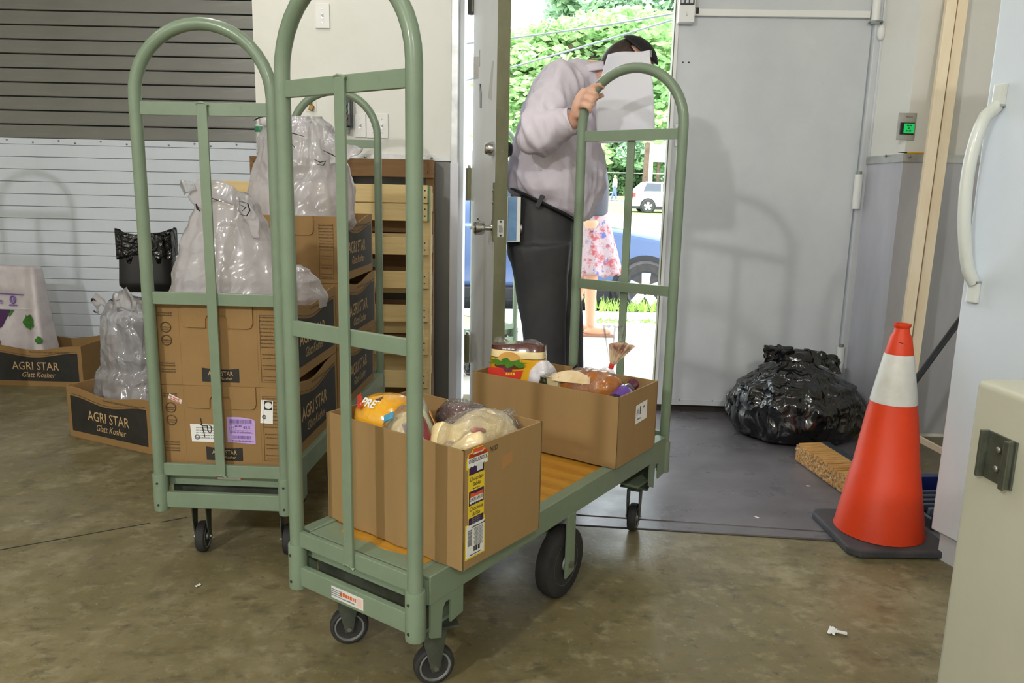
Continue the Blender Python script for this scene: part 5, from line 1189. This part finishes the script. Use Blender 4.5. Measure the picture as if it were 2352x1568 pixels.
strip(54, 140, 'ground_bank', M_grass, -120, 140, 'green bank under the trees', 0, 10)

# tufts of weeds by the kerb
M_weed = mat('weed_green', (118, 158, 66), (160, 186, 98), scale=30, rough=.7, tl=.3)
def weeds(label, x0, x1, ya, yb, n, hmax, seed):
    random.seed(seed); b = MB()
    for k in range(n):
        x = random.uniform(x0, x1); y = random.uniform(ya, yb); h = random.uniform(.4, 1) * hmax; a = random.uniform(0, 6.28); w = .012
        dx, dy = math.cos(a) * w, math.sin(a) * w; lx_, ly = random.uniform(-.06, .06), random.uniform(-.05, .05); z0 = terr(y)
        b.add([(x - dx, y - dy, z0), (x + dx, y + dy, z0), (x + lx_ * .6, y + ly * .6, z0 + h * .7), (x + lx_, y + ly, z0 + h)], [(0, 1, 2), (0, 2, 3)])
    o = b.build('weeds', M_weed); tag(o, label, 'weeds'); o['kind'] = 'stuff'; return o
weeds('green weeds along the kerb below the blue car', .75, 2.6, 7.45, 7.74, 420, .16, 3)
weeds('low weeds in the crack of the bright concrete apron', .7, 2.4, 6.75, 6.95, 260, .04, 4)

# ---- cars
def wheel(par, x, y, z, r, s):
    R = Matrix.Rotation(PI / 2, 3, 'X')
    wv = MB().lathe([(r * .62, -.10), (r * .92, -.105), (r, -.07), (r, .07), (r * .92, .105), (r * .62, .10)], 36, (x, y, z), R).build('wheel', M_rubber, par, 40)
    rim = MB().lathe([(r * .66, .06), (r * .66, .108), (r * .58, .10), (r * .56, .06)], 36, (x, y, z), R); rim.lathe([(0, .055), (r * .58, .055), (r * .58, .045), (0, .045)], 24, (x, y, z), R)
    ro = rim.build('rim_barrel', mat('rim_dark', (60, 62, 66), rough=.4, metal=.4), wv, 40)
    for k in range(5):
        a = 2 * PI * k / 5 + .3; d = V((math.cos(a), 0, math.sin(a))); n = V((-d.z, 0, d.x))
        c = V((x, y - .105, z)); P = [c - n * r * .13 + d * r * .05, c + n * r * .13 + d * r * .05, c + n * r * .16 + d * r * .60, c - n * r * .16 + d * r * .60]
        m_ = MB(); m_.hexa([p + V((0, .03, 0)) for p in P] + P); m_.build('spoke', mat('alloy', (206, 208, 212), rough=.3, metal=.5), wv, bevel=.004)
def car(label, x_front_wheel, y_near, z0, colour, nm, wb=2.62, r=.315):
    t = thing('car', label, 'car', (x_front_wheel, y_near, z0))
    M = mat(nm, colour, rough=.22, coat=.8, metal=.3); Mg = mat('car_glass', (40, 50, 58), rough=.08, coat=.5); Md = mat('car_trim', (26, 27, 30), rough=.5)
    W = 1.72
    lower = [(.86, .30), (.90, .42), (.88, .60), (.74, .74), (.30, .86), (-.35, .97), (-.9, 1.0), (-2.6, 1.0), (-3.25, .98), (-3.38, .86), (-3.42, .5), (-3.36, .30)]
    b = MB(); b.prism(lower, (0, W, 0), (1, 0, 0), (0, 0, 1), W); b.build('body', M, t, bevel=.07, seg=4, smooth=50)
    gh = [(-.42, .93), (-1.32, 1.40), (-1.7, 1.46), (-2.5, 1.45), (-2.95, 1.34), (-3.3, .95)]
    g = MB(); g.hexa([(-.42, .06, .95), (-3.3, .06, .95), (-3.3, W - .06, .95), (-.42, W - .06, .95), (-1.40, .2, 1.44), (-2.75, .2, 1.44), (-2.75, W - .2, 1.44), (-1.40, W - .2, 1.44)]); g.build('cabin', M, t, bevel=.05, seg=3, smooth=50)
    def sidewin(P): 
        q = [V((x, .06 + (z - .95) / .49 * .14 - .006, z)) for x, z in P]; k = len(q)
        m_ = MB(); m_.add(q + [p + V((0, .01, 0)) for p in q], [list(range(k)), list(range(2 * k - 1, k - 1, -1))] + [(i, (i + 1) % k, (i + 1) % k + k, i + k) for i in range(k)]); return m_.build('side_window', Mg, t)
    sidewin([(-.80, .985), (-1.02, .985), (-1.02, 1.13)]); sidewin([(-1.10, .985), (-1.95, .985), (-1.95, 1.37), (-1.50, 1.37), (-1.10, 1.17)]); sidewin([(-2.03, .985), (-2.85, .985), (-2.70, 1.37), (-2.03, 1.37)])
    ws_ = [(-.52, .985), (-1.33, 1.385)]
    m_ = MB(); m_.hexa([(-.455, .14, .985), (-.455, W - .14, .985), (-.47, W - .14, .975), (-.47, .14, .975), (-1.36, .26, 1.405), (-1.36, W - .26, 1.405), (-1.38, W - .26, 1.395), (-1.38, .26, 1.395)]); m_.build('windscreen', mat('sky_glass', (196, 214, 222), rough=.05, coat=.5, metal=.2), t)
    for x in (-.62, -2.0, -3.0): MB().box(x - .004, x + .004, -.004, .002, .34, .95 if x > -1 else .98).build('panel_gap', Md, t)
    MB().box(-2.75, -.38, -.006, .05, .17, .30).build('sill', Md, t, bevel=.01); MB().box(-3.40, .86, .02, W - .02, .19, .31).build('underbody', Md, t)
    mr = MB().ell((-.72, -.09, 1.05), (.09, .10, .07), (0, 0, .3), 16, 10).build('side_mirror', M, t, 60)
    MB().box(-.74, -.62, -.04, .06, .98, 1.02).build('mirror_arm', Md, t)
    for x in (0, -wb):
        arch = MB().lathe([(0, 0), (r * 1.17, 0), (r * 1.17, .03), (0, .03)], 36, (x, .022, r * 1.02), Matrix.Rotation(PI / 2, 3, 'X')).build('wheel_arch', Md, t)
        wheel(t, x, .035, r, r, 1); 
        MB().lathe([(0, -.1), (r, -.1), (r, .1), (0, .1)], 24, (x, W - .1, r), Matrix.Rotation(PI / 2, 3, 'X')).build('wheel', M_rubber, t, 40)
    MB().box(.66, .86, .06, .38, .60, .72).build('headlamp', M_wht, t, bevel=.03); MB().box(-3.41, -3.2, -.004, .25, .72, .92).build('tail_lamp', mat('tail_red', (190, 40, 36), rough=.25), t, bevel=.02)
    return t
wx = at(1478, 661, 8.45)
car('slate blue car parked side on outside the door', wx.x, 8.40, -.2, (66, 86, 124), 'blue_car_paint')
wc = at(1488, 472, 36)
car('white car parked far across the lot', wc.x + 2.62, 36, terr(36), (232, 232, 232), 'white_car_paint')

# ---- fence, poles, wires
t = thing('chain_fence', 'long metal fence with thin posts beyond the road', 'fence', (0, 58, terr(58)))
M_galv = mat('galvanised', (176, 176, 178), rough=.5, metal=.3)
for z in (1.85, .1): MB().tube([(-6, 0, z), (20, 0, z)], .035, 6).build('fence_rail', M_galv, t)
for k in range(10): MB().tube([(at(1387, 420, 58).x - 6.4 + k * 3.2, 0, 0), (at(1387, 420, 58).x - 6.4 + k * 3.2, 0, 2.05)], .07, 8).build('fence_post', M_galv, t)
p = at(1491, 420, 50)
t = thing('utility_pole', 'thick pale pole with a white sign right of the fence', 'pole', (p.x, 50, terr(50)))
MB().tube([(0, 0, 0), (0, 0, 9)], [.20, .15], 10).build('pole', mat('pale_wood_pole', (206, 176, 150), rough=.8), t, 40)
MB().box(.05, 1.1, -.22, -.18, at(1495, 372, 50).z - terr(50), at(1495, 300, 50).z - terr(50)).build('sign_board', M_wht, t)
p = at(1272, 40, 60)
t = thing('utility_pole', 'slim faint pole against the bright sky', 'pole', (p.x, 60, terr(60)))
MB().tube([(0, 0, 0), (0, 0, 22)], [.26, .20], 8).build('pole', mat('grey_pole', (196, 190, 188), rough=.8), t, 40)
t = thing('overhead_line', 'thin overhead wires crossing in front of the trees', 'wire', at(1050, 500, 17).xy.to_3d()); t.location.z = terr(17); WO_ = V(t.location)
MB().tube([(0, 0, 0), (0, 0, 7)], [.14, .11], 8).build('line_post', mat('grey_pole', (196, 190, 188), rough=.8), t, 40)
def wire(a, b_, sag):
    MB().tube([V(a).lerp(b_, k / 14) - WO_ + V((0, 0, -sag * math.sin(PI * k / 14))) for k in range(15)], .022, 6).build('wire', mat('wire_grey', (90, 96, 100), rough=.6), t)
wire(at(1050, 102, 17), at(1620, 18, 17), .05); wire(at(1050, 190, 17), at(1620, 22, 17), .02)

# ---- trees
def tree(label, base, trunk_h, clumps, nleaf, size, cols, seed, flat=1.0, trunk=.18):
    t = thing('tree', label, 'tree', base); random.seed(seed)
    Mt = mat('bark', (96, 78, 66), (70, 56, 48), scale=4, rough=.9)
    MB().tube([(0, 0, 0), (.1, 0, trunk_h * .5), (0, 0, trunk_h)], [trunk, trunk * .7, trunk * .3], 8).build('trunk', Mt, t, 60)
    M = mat(cols[2], cols[0], cols[1], scale=1.1, rough=.6, tl=.35)
    b = MB(); vs = b.v; fs = b.f; ms = b.m
    tot = sum(r[0] * r[1] * r[2] for c, r in clumps)
    br = MB()
    for c, r in clumps:
        br.tube([(0, 0, min(trunk_h * .9, max(.3, c[2] - r[2] * .5))), ((c[0]) * .5, c[1] * .5, c[2] - r[2] * .35), c], [trunk * .35, trunk * .2, .02], 5)
        n = max(60, int(nleaf * r[0] * r[1] * r[2] / tot))
        for k in range(n):
            d = V((random.gauss(0, 1), random.gauss(0, 1), random.gauss(0, 1))).normalized(); q = random.random() ** .4
            p = V(c) + V((d.x * r[0], d.y * r[1], d.z * r[2])) * q
            s = size * random.uniform(.6, 1.4); u = V((random.gauss(0, 1), random.gauss(0, 1), random.gauss(0, .6) * flat)).normalized(); w_ = u.cross(V((random.gauss(0, 1), random.gauss(0, 1), random.gauss(0, 1)))).normalized()
            i = len(vs); vs += [p - u * s, p + w_ * s * .5, p + u * s, p - w_ * s * .5]; fs.append([i, i + 1, i + 2, i + 3]); ms.append(0)
    br.build('branches', Mt, t, 60)
    b2 = bpy.data.meshes.new('foliage'); b2.from_pydata([tuple(q) for q in vs], [], fs); b2.materials.append(M)
    o = bpy.data.objects.new('foliage', b2); COL.objects.link(o); o.parent = t; o['kind'] = 'stuff'
    return t
random.seed(21)
def cl(px, py, Y, r, base): p = at(px, py, Y) - base; return (tuple(p), r)
bp_ = V((at(1215, 400, 22).x, 22, terr(22)))
cls = []
for px, py, rx, rz_2 in ((1180, 190, 1.2, .5), (1170, 130, 1.0, .4), (1240, 95, 1.1, .35), (1310, 80, 1.2, .35), (1380, 65, 1.2, .35), (1450, 60, 1.2, .4), (1515, 70, 1.2, .5), (1230, 150, 1.5, .45), (1290, 130, 1.6, .5), (1350, 105, 1.5, .45), (1420, 95, 1.5, .45), (1490, 120, 1.5, .5), (1200, 250, 1.3, .45), (1270, 210, 1.7, .45), (1340, 180, 1.8, .5), (1420, 160, 1.7, .5), (1500, 190, 1.4, .6), (1180, 320, 1.3, .5), (1260, 280, 1.6, .5), (1340, 260, 1.7, .5), (1440, 240, 1.6, .5), (1510, 280, 1.2, .6), (1200, 400, 1.2, .5), (1290, 350, 1.5, .5)):
    cls.append(cl(px + random.uniform(-8, 8), py + random.uniform(-6, 6), 22 + random.uniform(-1, 1.6), (rx, 1.2, rz_2), bp_))
tree('light green layered pine tree filling the doorway view', bp_, 3.9, cls, 21000, .13, ((136, 178, 116), (182, 208, 148), 'pine_foliage'), 5, .3, .22)
for k, (px, py, Y, rr, lab, cc) in enumerate((
    (1400, 30, 46, 3.6, 'tall blue green tree top above the pine', 0), (1345, 60, 48, 2.6, 'loose blue green tree left of the tall tree top', 0), (1500, 40, 44, 3.4, 'dark broad tree at the right edge of the doorway', 0),
    (1420, 345, 64, 3.4, 'dense dark tree behind the distant fence', 1), (1475, 350, 66, 3.2, 'dense dark tree behind the pale pole', 1), (1370, 330, 68, 3.4, 'dense dark tree hidden partly by the paper', 1), (1515, 290, 60, 3.2, 'mid green tree at the right jamb of the doorway', 0))):
    p = at(px, py, Y); bs_ = V((p.x, Y, terr(Y))); H = p.z - bs_.z
    random.seed(40 + k); cs = []
    for j in range(9): cs.append(((random.uniform(-.8, .8) * rr, random.uniform(-.5, .5) * rr, H + random.uniform(-.75, .6) * rr), (rr * .48, rr * .45, rr * .36)))
    tree(lab, bs_, max(1.5, H), cs, 5200, .26, (((134, 166, 138), (164, 192, 154), 'blue_green_foliage'), ((92, 122, 88), (122, 150, 104), 'dark_foliage'))[cc], 60 + k)
# ------------------------------------------------------------------ people
M_skin = mat('skin', (222, 178, 154), (208, 158, 134), scale=14, rough=.45, bump=.1, bscale=120)
M_shirt = mat('lilac_white_shirt', (224, 216, 226), (214, 206, 218), scale=5, rough=.75, bump=.1, bscale=300, tl=.08)
M_trou = mat('charcoal_trousers', (62, 62, 62), (52, 52, 54), scale=7, rough=.7, bump=.1, bscale=400)
M_hair = mat('brown_hair', (62, 46, 36), (40, 30, 24), scale=60, rough=.6)
M_blk = mat('black_cloth', (22, 22, 26), rough=.7); M_shoe = mat('black_leather', (24, 23, 22), rough=.3)
man = thing('person', 'man in pale shirt and dark trousers gripping the cart handle, paper before his face', 'person', (at(1250, 1060, 3.1).x, 3.1, .0))
MO = V(man.location)
def mp(x, y, Y): return at(x, y, Y) - MO
body = MB()
# head frame: bowed forward, turned slightly to the camera
HR = Matrix.Rotation(-.35, 3, 'Z') @ Matrix.Rotation(.85, 3, 'Y'); HC = mp(1440, 156, 3.02)
def hp_(x, y, z): return HC + HR @ V((x, y, z))
body.ell(HC, (.096, .077, .104), HR, 20, 14); body.ell(hp_(.028, 0, -.072), (.062, .054, .058), HR, 16, 12); body.ell(hp_(.070, 0, -.045), (.035, .045, .05), HR, 14, 10)
body.tube([hp_(.088, 0, .0), hp_(.112, 0, -.034), hp_(.096, 0, -.044)], [.010, .015, .010], 10)
body.tube([hp_(.085, -.018, -.075), hp_(.093, 0, -.074), hp_(.085, .018, -.075)], [.006, .009, .006], 8)
for s in (-1, 1): body.ell(hp_(-.008, s * .079, -.022), (.022, .010, .034), HR, 12, 8); body.tube([hp_(.086, s * .012, .012), hp_(.082, s * .05, .010)], [.008, .007], 8)
nbk = mp(1352, 178, 3.07)
body.tube([nbk, nbk.lerp(hp_(-.02, 0, -.07), .5), hp_(-.015, 0, -.06)], [.066, .06, .062], 16)
# inner trunk and limbs
sp = [mp(1250, 500, 3.12), mp(1262, 430, 3.12), mp(1275, 330, 3.11), mp(1290, 250, 3.10), mp(1318, 195, 3.08), nbk]
body.tube(sp, [.10, .12, .13, .13, .10, .065], 18)
shR, elR, wrR = mp(1290, 188, 2.93), mp(1226, 316, 2.80), mp(1328, 272, 2.725)
shL, elL, wrL = mp(1352, 205, 3.2), mp(1425, 275, 3.16), mp(1455, 215, 2.93)
body.tube([sp[4], shR, (shR + elR) / 2, elR], [.07, .058, .05, .042], 14); body.tube([elR, (elR + wrR) / 2, wrR], [.044, .040, .028], 14)
body.tube([sp[4], shL, (shL + elL) / 2, elL], [.07, .055, .05, .042], 14); body.tube([elL, (elL + wrL) / 2, wrL], [.044, .038, .028], 14)
hR = [mp(1236, 540, 3.03), mp(1246, 720, 3.03), mp(1254, 1000, 3.05)]; hL = [mp(1262, 540, 3.19), mp(1290, 715, 3.2), mp(1300, 985, 3.22)]
for q in (hR, hL): body.tube([sp[0], q[0], q[1], q[2]], [.075, .07, .05, .036], 14)
# right hand closed over the handle
palm = [(1350, 206, 2.698), (1338, 226, 2.702), (1332, 246, 2.704), (1328, 270, 2.712)]
body.tube([mp(*q) for q in palm], [.016, .021, .023, .024], 12, flat=1.3)
fing = [((1349, 208), (1364, 197), (1379, 194), (1388, 203), .0088), ((1342, 219), (1353, 211), (1368, 214), (1374, 227), .0095), ((1336, 232), (1345, 226), (1360, 230), (1365, 244), .0093), ((1331, 246), (1339, 242), (1352, 246), (1358, 260), .0085)]
for a, b_, c_, d_, r in fing: body.tube([mp(*a, 2.695), mp(*b_, 2.648), mp(*c_, 2.628), mp(*d_, 2.640)], [r * 1.15, r * 1.1, r, r * .85], 10)
body.tube([mp(1332, 262, 2.708), mp(1352, 238, 2.708), mp(1372, 222, 2.692), mp(1387, 218, 2.682)], [.013, .012, .0105, .009], 10)
# left hand behind the sheet
pl = [wrL, mp(1464, 200, 2.90)]; body.tube(pl, [.026, .03], 12, flat=.6)
for k in range(4): body.tube([mp(1458 + k * 6, 205 - k * 2, 2.89), mp(1468 + k * 6, 182 - k * 1, 2.875), mp(1470 + k * 6, 166 + k * 2, 2.87)], [.0095, .009, .0075], 8)
body.tube([mp(1452, 205, 2.89), mp(1440, 190, 2.872), mp(1440, 176, 2.868)], [.011, .010, .008], 8)
skin('body', body, .006, M_skin, man, 2)
# eyes and mouth
for s in (-1, 1):
    e = MB().ell(hp_(.084, s * .031, -.004), (.010, .014, .008), HR, 10, 8).build('eye', mat('eye_white', (226, 222, 216), rough=.2), man, 60)
    MB().ell(hp_(.093, s * .031, -.004), (.003, .006, .006), HR, 8, 6).build('iris', M_hair, e, 60)
MB().tube([hp_(.094, -.02, -.078), hp_(.100, 0, -.0765), hp_(.094, .02, -.078)], .0035, 6).build('mouth', mat('lips', (168, 96, 88), rough=.5), man, 60)
# hair: fringe of short hair round the back and sides
hb_ = MB(); e = MB().ell((0, 0, 0), (.0995, .081, .107), None, 40, 26)
keep = []
for f in e.f:
    c = sum((e.v[i] for i in f), V()) / len(f)
    if (c.x < .035 and c.z > -.07 and not (c.z > .062 and c.x > -.04)) : keep.append(f)
hb_.add([HC + HR @ (v + V((0, 0, 0)) * 1) for v in e.v], keep); hb_.build('hair', M_hair, man, 180, solid=-.003)
kp = MB(); KR = HR @ Matrix.Rotation(-.18, 3, 'Y')
kp.grid(lambda u, v: HC + HR @ V((0, 0, .004)) + KR @ V((math.sin(v * .86) * math.cos(2 * PI * u) * .108, math.sin(v * .86) * math.sin(2 * PI * u) * .096, math.cos(v * .86) * .110)), 36, 10, True); kp.build('skullcap', M_blk, man, 180, solid=.004)
MB().bar(HC + KR @ V((.045, -.05, .100)), HC + KR @ V((.062, -.058, .082)), .006, .003).build('hair_clip', M_bolt, man)
# shirt
sh = MB()
st_ = []
for y, xa, xb, dep in ((150, 1285, 1352, .08), (160, 1262, 1364, .14), (180, 1242, 1374, .17), (205, 1228, 1374, .185), (240, 1212, 1370, .185), (275, 1201, 1368, .18), (310, 1192, 1369, .18), (345, 1184, 1374, .18), (380, 1175, 1380, .185), (410, 1168, 1382, .19), (432, 1170, 1381, .19), (455, 1190, 1377, .178), (480, 1222, 1366, .16), (500, 1262, 1350, .12)):
    st_.append((mp((xa + xb) / 2, y, 3.10), (xb - xa) / 2 / 563, dep))
sh.loft(st_)
sh.tube([nbk - V((.0, 0, .03)), nbk + V((.012, 0, .018)), nbk + V((.02, 0, .034))], [.085, .076, .072], 18)
sh.tube([sp[4] + V((0, -.04, 0)), shR + V((.005, 0, -.005)), shR.lerp(elR, .5), elR], [.09, .080, .070, .060], 18); sh.ell(elR, (.058, .058, .058))
cu_ = elR.lerp(wrR, .86)
sh.tube([elR, elR.lerp(wrR, .3), elR.lerp(wrR, .6), cu_], [.063, .060, .052, .046], 18)
sh.tube([sp[4] + V((0, .04, 0)), shL, shL.lerp(elL, .5), elL], [.095, .08, .07, .06], 16); sh.tube([elL, elL.lerp(wrL, .8)], [.06, .045], 16)
def folds(p, n): return p + n * (.020 * ridge(V((p.x * .9 + p.z * .55, p.y, p.z * .35 - p.x * .3)), 7, 3) + .011 * ridge(V((p.x * 1.2 + p.z * .7, p.y, p.z * .25 - p.x * .2)), 15, 17) + .005 * ridge(V((p.x, p.y, p.z * .4)), 26, 7) - .016)
skin('shirt', sh, .008, M_shirt, man, 4, folds)
MB().tube([cu_.lerp(elR, .10), cu_, cu_.lerp(wrR, .25)], [.0475, .0485, .048], 20, caps=False).build('cuff', M_shirt, man, 60, solid=.002)
ct = elR.lerp(wrR, .74) + V((.0, -.05, -.018)); MB().ell(ct, (.006, .004, .006), None, 8, 6).build('button', M_wht, man, 60)
col_ = MB(); col_.grid(lambda u, v: nbk + V((.016, 0, .02)) + V((math.cos(2 * PI * u) * (.078 + .012 * v), math.sin(2 * PI * u) * (.078 + .012 * v), .022 - .03 * v + .012 * math.cos(2 * PI * u))), 30, 5, True); col_.build('collar', M_shirt, man, 180, solid=.003)
# trousers, belt, shoes
tr_ = MB()
tr_.loft([(mp((xa + xb) / 2, y, 3.11), (xb - xa) / 2 / 560, dep) for y, xa, xb, dep in ((445, 1176, 1310, .15), (470, 1168, 1316, .16), (500, 1164, 1322, .17), (530, 1162, 1324, .172), (560, 1162, 1322, .17), (590, 1164, 1318, .16), (625, 1180, 1305, .12))])
tr_.tube([mp(1240, 560, 3.03), mp(1243, 640, 3.03), mp(1248, 740, 3.03), mp(1252, 860, 3.04), mp(1254, 1025, 3.05)], [.128, .108, .090, .083, .082], 20)
tr_.tube([mp(1258, 560, 3.18), mp(1275, 650, 3.19), mp(1292, 740, 3.2), mp(1299, 860, 3.21), mp(1302, 1005, 3.22)], [.122, .104, .088, .080, .080], 20)
skin('trousers', tr_, .009, M_trou, man, 5, lambda p, n: p + n * (.006 * ridge(V((p.x, p.y, p.z * .35 + p.x * .5)), 9, 13) - .003))
bc = mp(1247, 468, 3.11); bdir = (mp(1326, 506, 3.11) - mp(1168, 430, 3.11)).normalized(); bpts = [bc + bdir * .150 * math.cos(a) + V((0, .170 * math.sin(a), 0)) for a in [2 * PI * k / 40 for k in range(40)]]
MB().tube(bpts, .019, 10, closed=True, flat=.4, up=(.5, 0, 1)).build('belt', M_shoe, man, 60)
MB().obox(mp(1240, 462, 2.925), (.018, .008, .05), (0, .45, 0)).build('belt_loop', M_trou, man, bevel=.002)
for (q, yy) in ((hR[2], 0), (hL[2], 0)):
    s_ = MB(); s_.ell((q.x + .06, q.y, .045 - MO.z), (.14, .05, .05), None, 20, 12); s_.ell((q.x, q.y, .07), (.06, .05, .06), None, 16, 10); s_.box(q.x - .07, q.x + .18, q.y - .042, q.y + .042, .004, .026)
    skin('shoe', s_, .009, M_shoe, man, 3)
# the sheet of paper in his left hand
t = thing('paper_sheet', 'large white paper sheet held up in front of the man\'s face', 'paper', at(1435, 210, 2.84))
TO = V(t.location)
def pp(u, v):
    tl_ = at(1396, 125, 2.86); tr2 = at(1494, 109, 2.83); br_ = at(1506, 322, 2.80); bl2 = at(1372, 330, 2.83)
    p = tl_.lerp(tr2, u).lerp(bl2.lerp(br_, u), v); k = math.sin(PI * v)
    return p - TO + V((-.020 * (1 - u) * k, .02 * math.sin(u * 3.1) + .012 * math.sin(v * 5 + u * 2), .006 * math.sin(u * 5) * (1 - v)))
ps = MB().grid(pp, 24, 24).build('sheet', mat('backlit_paper', (244, 244, 250), rough=.6, tl=.4), t, 180, solid=.0006)

# ---- woman behind him, mostly hidden
wo = thing('person', 'woman in a floral skirt walking behind the man', 'person', (at(1345, 768, 6.1).x, 6.15, -.01)); WO = V(wo.location)
def figure(par, h, legs, skinm, arm_out=.06, hand=(.06, .88)):
    b = MB(); k = h / 1.7
    b.ell((0, 0, 1.58 * k), (.085 * k, .075 * k, .11 * k)); b.ell((.03 * k, 0, 1.52 * k), (.06 * k, .05 * k, .06 * k)); b.tube([(.085 * k, 0, 1.58 * k), (.105 * k, 0, 1.545 * k)], [.008, .013], 8)
    for s in (-1, 1): b.ell((-.005, s * .077 * k, 1.57 * k), (.018 * k, .008 * k, .028 * k))
    b.tube([(0, 0, 1.5 * k), (-.01, 0, 1.38 * k)], [.05 * k, .06 * k]); b.tube([(-.01, 0, 1.40 * k), (0, 0, 1.2 * k), (0, 0, .95 * k)], [.10 * k, .12 * k, .12 * k], 16)
    for s in (-1, 1):
        b.tube([(-.01, s * .10 * k, 1.38 * k), (-.05, s * (.19 + arm_out) * k, 1.12 * k), (hand[0], s * (.13 + arm_out) * k, hand[1] * k)], [.05 * k, .042 * k, .028 * k], 12); b.ell((hand[0] + .02, s * (.12 + arm_out) * k, (hand[1] - .04) * k), (.03 * k, .018 * k, .05 * k))
        L = legs[0 if s < 0 else 1]; b.tube([(0, s * .075 * k, .95 * k), (L[0], s * .085 * k, .5 * k), (L[1], s * .085 * k, .09 * k)], [.085 * k, .058 * k, .036 * k], 14); b.ell((L[1] + .06, s * .085 * k, .04 * k), (.12 * k, .04 * k, .036 * k))
    return skin('body', b, .012, skinm, par, 3)
figure(wo, 1.66, ((.02, .03), (-.04, -.10)), mat('warm_skin', (206, 150, 120), rough=.5), .0, (-.02, 1.22))
M_floral = multi('floral_print', (158, 140, 144), [((150, 52, 58), 14, .50, .60, .9, None), ((60, 84, 150), 17, .58, .64, .9, None), ((44, 42, 54), 24, .58, .68, .9, None), ((176, 162, 164), 30, .60, .68, .9, None)], rough=.7)
def skirt(u, v):
    a = 2 * PI * u; z = lerp(1.00, .50, v); r = lerp(.14, .25, v) * (1 + .10 * v * math.sin(a * 7)); return V((r * math.cos(a) + .02 * v, r * .85 * math.sin(a), z + .012 * math.sin(a * 7) * v))
MB().grid(skirt, 84, 20, True).build('skirt', M_floral, wo, 180, solid=.004)
tp_ = MB(); tp_.tube([(-.01, 0, 1.42), (0, 0, 1.2), (0, 0, .96)], [.11, .145, .145], 20); 
for s in (-1, 1): tp_.tube([(-.01, s * .10, 1.36), (-.02, s * .16, 1.18)], [.07, .06], 14)
skin('top', tp_, .014, mat('grey_top', (66, 66, 74), rough=.8), wo, 4)
hh = MB(); hh.ell((-.02, 0, 1.56), (.095, .09, .12)); hh.ell((-.06, 0, 1.44), (.05, .08, .12)); skin('hair', hh, .014, M_hair, wo, 3)
for s in (-1, 1): MB().box((.03 if s < 0 else -.10) - .06, (.03 if s < 0 else -.10) + .19, s * .083 - .04, s * .083 + .04, .0, .022).build('sandal', mat('tan_sandal', (150, 110, 90), rough=.6), wo, bevel=.006)
# ---- far walker
pz = at(1411, 452, 52)
fw_ = thing('person', 'distant person in a white shirt walking beside the fence', 'person', (pz.x, 52, terr(52)))
figure(fw_, 1.72, ((.05, .12), (-.06, -.2)), mat('warm_skin', (226, 178, 150)), .05)
b = MB(); b.tube([(0, 0, 1.45), (0, 0, 1.2), (0, 0, .88)], [.13, .16, .16], 16)
for s in (-1, 1): b.tube([(0, s * .1, 1.4), (-.03, s * .24, 1.14)], [.08, .07], 12)
skin('shirt', b, .02, M_paper, fw_, 3)
b = MB(); 
for s, L in ((-1, (.05, .12)), (1, (-.06, -.2))): b.tube([(0, s * .08, .98), (L[0], s * .09, .5), (L[1], s * .09, .1)], [.11, .085, .07], 12)
skin('trousers', b, .02, mat('blue_jeans', (110, 130, 170), rough=.8), fw_, 3)
